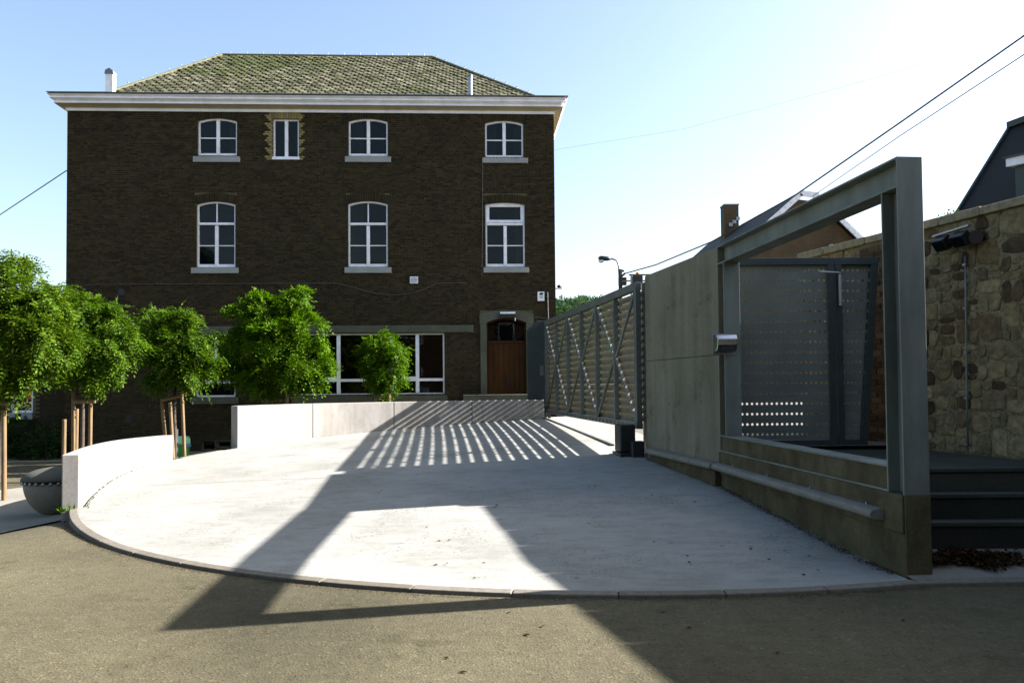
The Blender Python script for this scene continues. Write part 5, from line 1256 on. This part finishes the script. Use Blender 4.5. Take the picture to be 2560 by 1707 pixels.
# dark mansard house behind the stone wall
E_ = aty(2388, 548, 13.0); pw = V((ws.y, -ws.x, 0)); Rr = atp(2531, 316, E_, V((ws.x, ws.y, 0)))
mh = empty('mansard_house', V((E_.x, E_.y, 0)), 'dark steep slate roofed house rising behind the stone wall at far right', 'house')
dn = (E_ - Rr); Ebot = E_ + dn * .45; al = -ws * 14
m = MB(); m.hexa([Ebot, Ebot + al, Ebot + al + pw * 7, Ebot + pw * 7, Rr, Rr + al, Rr + al + pw * 3.5, Rr + pw * 3.5]); m.build('roof', M['darkslate'], mh)
m = MB(); m.hexa([V((Ebot.x, Ebot.y, 0)) + pw * .2, V((Ebot.x, Ebot.y, 0)) + pw * .2 + al, V((Ebot.x, Ebot.y, 0)) + al + pw * 6.8, V((Ebot.x, Ebot.y, 0)) + pw * 6.8, Ebot + pw * .2 - UZ * .01, Ebot + pw * .2 + al - UZ * .01, Ebot + al + pw * 6.8 - UZ * .01, Ebot + pw * 6.8 - UZ * .01]); m.build('wall', M['houseb'], mh)
m = MB(); m.bar(Rr + UZ * .03 + ws * .05, Rr + al + UZ * .03, .14, .10); m.build('ridge_flashing', M['darksteel'], mh)
m = MB(); m.bar(lerp(Ebot, E_, .0) + ws * .03, Rr + ws * .03, .05, .08); m.build('verge', M['darksteel'], mh)
q = atp(2530, 401, E_ + (-wn) * -.05, wn); a = atp(2528, 402, E_ - pw * .12, pw); b = atp(2640, 378, E_ - pw * .12, pw)
m = MB(); m.obox(a, (b - a).normalized(), pw, UZ, (0, (b - a).length), (-.1, .6), (-.10, .02)); dm = m.build('dormer_fascia', M['white'], mh)
m = MB(); m.obox(a, (b - a).normalized(), pw, UZ, (.08, (b - a).length), (-.02, .6), (-.55, -.101)); m.build('dormer_cheek', M['darksteel'], dm)
m = MB(); m.obox(a, (b - a).normalized(), pw, UZ, (-.03, (b - a).length), (-.13, .65), (.021, .05)); m.build('dormer_roof', M['darksteel'], dm)
# twiggy plant on the coping
n = 70; c = wpx(2360, 556, -.2); P = []; tw = MB(); root = empty('wall_plant', c, 'spindly little plant growing on the stone wall coping', 'plant')
for (x, y) in ((2349, 537), (2356, 545), (2371, 540), (2381, 528), (2386, 532), (2378, 543), (2344, 552), (2366, 548)):
    e_ = wpx(x, y, -.2); tw.tube([V((c.x, c.y, ZW + .1)) + ws * random.uniform(-.12, .12), lerp(c, e_, .6) + V((0, 0, .02)), e_], [.006, .004, .003], 5)
    for k in range(9): P.append(e_ + V((random.gauss(0, .02), random.gauss(0, .02), random.gauss(0, .02))))
tw.build('stems', M['bark'], root); P = np.array([tuple(p) for p in P]); n = len(P)
leaf_mesh('foliage', leaf_quads(P, unit(n), unit(n), .03 + .02 * rng.random(n), .018 + .01 * rng.random(n)), rng.random(n), M['leafdark'], root, c)
# street lamp and utility pole
LY = 34.0
sl_ = empty('street_lamp', V((aty(1553, 700, LY).x, LY, STREET)), 'curved arm street lamp rising above the sliding gate', 'street lamp')
p0 = aty(1549, 705, LY); pts = [V((p0.x, LY, STREET))] + [aty(x, y, LY) for x, y in ((1549, 700), (1547, 668), (1545, 657), (1540, 650), (1532, 647.5), (1524, 647))]
m = MB(); m.tube(pts, [.09, .05, .045, .042, .04, .04, .04], 10); m.build('pole', M['galv'], sl_, smooth=True)
a, b = aty(1527, 647, LY), aty(1496, 645.5, LY)
m = MB(); dd_ = (b - a); m.tube([a, lerp(a, b, .25), lerp(a, b, .8), b], [.05, .10, .115, .06], 10); m.build('head', M['black'], sl_, smooth=True)
m = MB(); c_ = lerp(a, b, .78); m.lathe(c_ - UZ * .19, [(.05, 0), (.12, .05), (.13, .1)], 12); m.build('lens', M['white'], sl_)
up = empty('utility_pole', V((aty(1562, 700, LY - 1).x, LY - 1, STREET)), 'short utility pole with insulator brackets above the gate', 'pole')
m = MB(); t_ = aty(1551, 673, LY - 1); m.tube([V((t_.x, t_.y, STREET)), t_], .075, 8); m.build('pole', M['bark'], up)
for (x0, y0, x1, y1) in ((1551, 676, 1560, 678), (1553, 692, 1563, 683), (1551, 699, 1566, 699)):
    m = MB(); m.bar(aty(x0, y0, LY - 1), aty(x1, y1, LY - 1), .08, .08); m.build('bracket', M['black'], up)
a = aty(1556, 706, LY - 1.1); m = MB(); m.box(a.x - .16, a.x + .16, a.y - .1, a.y + .1, a.z - .12, a.z + .2); m.build('junction_box', M['black'], up)
# works truck roof behind the gate: rack and orange beacon
TY = 27.0; z0 = aty(1600, 700, TY).z
tk_ = empty('works_truck', V((aty(1600, 700, TY).x, TY, STREET)), 'works truck roof rack with orange beacon showing above the gate', 'truck')
xa, xb = aty(1573, 690, TY).x, aty(1640, 690, TY).x
m = MB(); m.box(xa, xb + 2.0, TY, TY + 1.9, STREET + .45, z0 - .55); m.build('body', M['leadgrey'], tk_, bevel=.05)
for x in (xa + .5, xb + 1.3):
    for y in (TY - .02, TY + 1.72):
        m = MB(); m.tube([V((x, y, STREET + .36)), V((x, y + .2, STREET + .36))], .36, 18); wh = m.build('wheel', M['black'], tk_); m = MB(); m.tube([V((x, y - .012, STREET + .36)), V((x, y + .212, STREET + .36))], .19, 14); m.build('rim', M['galv'], wh)
zr = aty(1600, 686, TY).z
for y in (TY + .1, TY + 1.7):
    m = MB(); m.bar(V((xa, y, zr)), V((xb + 1.9, y, zr)), .05, .05); m.build('rack_rail', M['stake'], tk_)
for x in (xa + .08, xa + .45, xa + .9, xb + .2):
    m = MB(); m.bar(V((x, TY + .1, z0 - .56)), V((x, TY + .1, zr)), .05, .05, up=V((1, 0, 0))); m.build('rack_leg', M['galv'], tk_)
p = aty(1594, 688, TY + .1); m = MB(); m.lathe(V((p.x, p.y, zr + .02)), [(.06, 0), (.06, .04), (.04, .07), (.015, .08)], 12); m.build('beacon', M['orange'], tk_, smooth=True)
m = MB(); m.box(p.x - .18, p.x + .16, p.y - .06, p.y + .2, zr - .3, zr - .03); m.build('toolbox', M['black'], tk_, bevel=.02)
# cables
def cable(label, pts, r_, name='overhead_cable'):
    o = MB(); P_ = [aty(*p) for p in pts]; out = []
    for i in range(len(P_) - 1):
        for k in range(10): out.append(lerp(P_[i], P_[i + 1], k / 10))
    out.append(P_[-1]); n_ = len(out)
    o.tube(out, r_, 6); return tag(o.build(name, M['cable'], smooth=True), label, 'cable', 'overhead cables')
cable('thick black cable climbing from the utility pole to the upper right corner', [(1562, 684, 33), (1640, 662, 30.5), (1780, 604, 26), (1990, 487, 24), (2250, 307, 22), (2560, 90, 20.5), (2900, -150, 19)], .024)
cable('thin cable just below the thick one at upper right', [(2030, 492, 30), (2250, 340, 22), (2560, 137, 17), (2800, -20, 14)], .013)
cable('hair-thin faint cable from the brick building to the right', [(1386, 375, YB), (1700, 325, 21), (2100, 220, 18), (2560, 88, 16), (2700, 45, 15)], .0022)
cable('dark cable running from the brick building down to the left edge', [(166, 427, YB - .05), (80, 484, 25), (0, 537, 27), (-120, 612, 30)], .017)
# wooded hill
m = MB(); hx = np.linspace(-120, 260, 60); hy = np.linspace(120, 420, 30)
hz = lambda x, y: STREET + 26 * S(115, 330, y) * (.75 + .25 * math.sin(x * .021 + .8) + .12 * math.sin(x * .07)) * S(-160, 60, x * 1.0 + 40)
m.v = [(x, y, hz(x, y) - .5) for y in hy for x in hx]; nx = len(hx)
m.f = [(j * nx + i, j * nx + i + 1, (j + 1) * nx + i + 1, (j + 1) * nx + i) for j in range(len(hy) - 1) for i in range(nx - 1)]
struct(m.build('hill', M['leafdark'], smooth=True))
n = 700; bs = []
while len(bs) < n:
    y = random.uniform(125, 330); x = random.uniform(-.02, .34) * y + random.uniform(-4, 4); bs.append((V((x, y, hz(x, y) + 2.2)), random.uniform(1.8, 3.6)))
vs, n = foliage(bs, .75, .75, .1)
tag(leaf_mesh('woodland', vs, rng.random(n), M['woodland'], None, V((20, 200, 0))), 'far wooded hillside beyond the building corner', 'woodland', None, 'stuff')
# saw-cut joints in the ramp slab and small dark flecks along its edges
def joint(p0, p1):
    n_ = 24; m = MB(); a, b = V((*p0, 0)), V((*p1, 0)); t = (b - a).normalized(); o_ = V((-t.y, t.x, 0)) * .006
    for i in range(n_ + 1):
        p = lerp(a, b, i / n_); z = ramp_z(p.x, p.y) + .004
        m.v += [tuple(V((p.x, p.y, z)) - o_), tuple(V((p.x, p.y, z)) + o_)]
    m.f = [(2 * i, 2 * i + 1, 2 * i + 3, 2 * i + 2) for i in range(n_)]
    return m.build('joint', M['plinth'], ramp)
joint((-5.6, 11.2), (2.35, 11.75)); joint((-6.0, 14.1), (2.5, 15.2))
def litter(name, label, edges, n, mat, spread, sz, out=1):
    P = []; segs = [(V((*a, 0)), V((*b, 0))) for a, b in zip(edges[:-1], edges[1:])]; L = [(b - a).length for a, b in segs]; tot = sum(L)
    for _ in range(n):
        r_ = random.random() * tot; i = 0
        while r_ > L[i] and i < len(L) - 1: r_ -= L[i]; i += 1
        a, b = segs[i]; t = (b - a).normalized(); p = a + t * r_ + V((-t.y, t.x, 0)) * abs(random.gauss(0, spread)) * out
        inside = math.hypot(p.x - CX, p.y - CY) < RK + .0 or p.y > 10; P.append((p.x, p.y, (ramp_z(p.x, p.y) if inside else h(p.x, p.y)) + .003 + random.random() * .006))
    P = np.array(P); D_ = unit(n); D_[:, 2] = np.abs(D_[:, 2]) * .3; D_ /= np.linalg.norm(D_, axis=1, keepdims=True); c = V(P.mean(0))
    return tag(leaf_mesh(name, leaf_quads(P, unit(n) * .4 + np.array([0, 0, 1]), D_, sz * (.5 + rng.random(n)), sz * (.35 + .4 * rng.random(n))), rng.random(n), mat, None, c), label, 'litter', None, 'stuff')
litter('edge_flecks', 'small dark brown flecks along the foot of the concrete base wall', [(2.935, 6.15), (2.59, 10.0), (2.10, 12.65)], 3200, M['dryleaf'], .045, .016)
kl = [tuple(cpt(lerp(a_r, a_l, i / 30), RK + .125))[:2] for i in range(31)]
litter('kerb_grit', 'fine grit and moss along the outer foot of the round kerb', kl, 2200, M['dryleaf'], .03, .012)
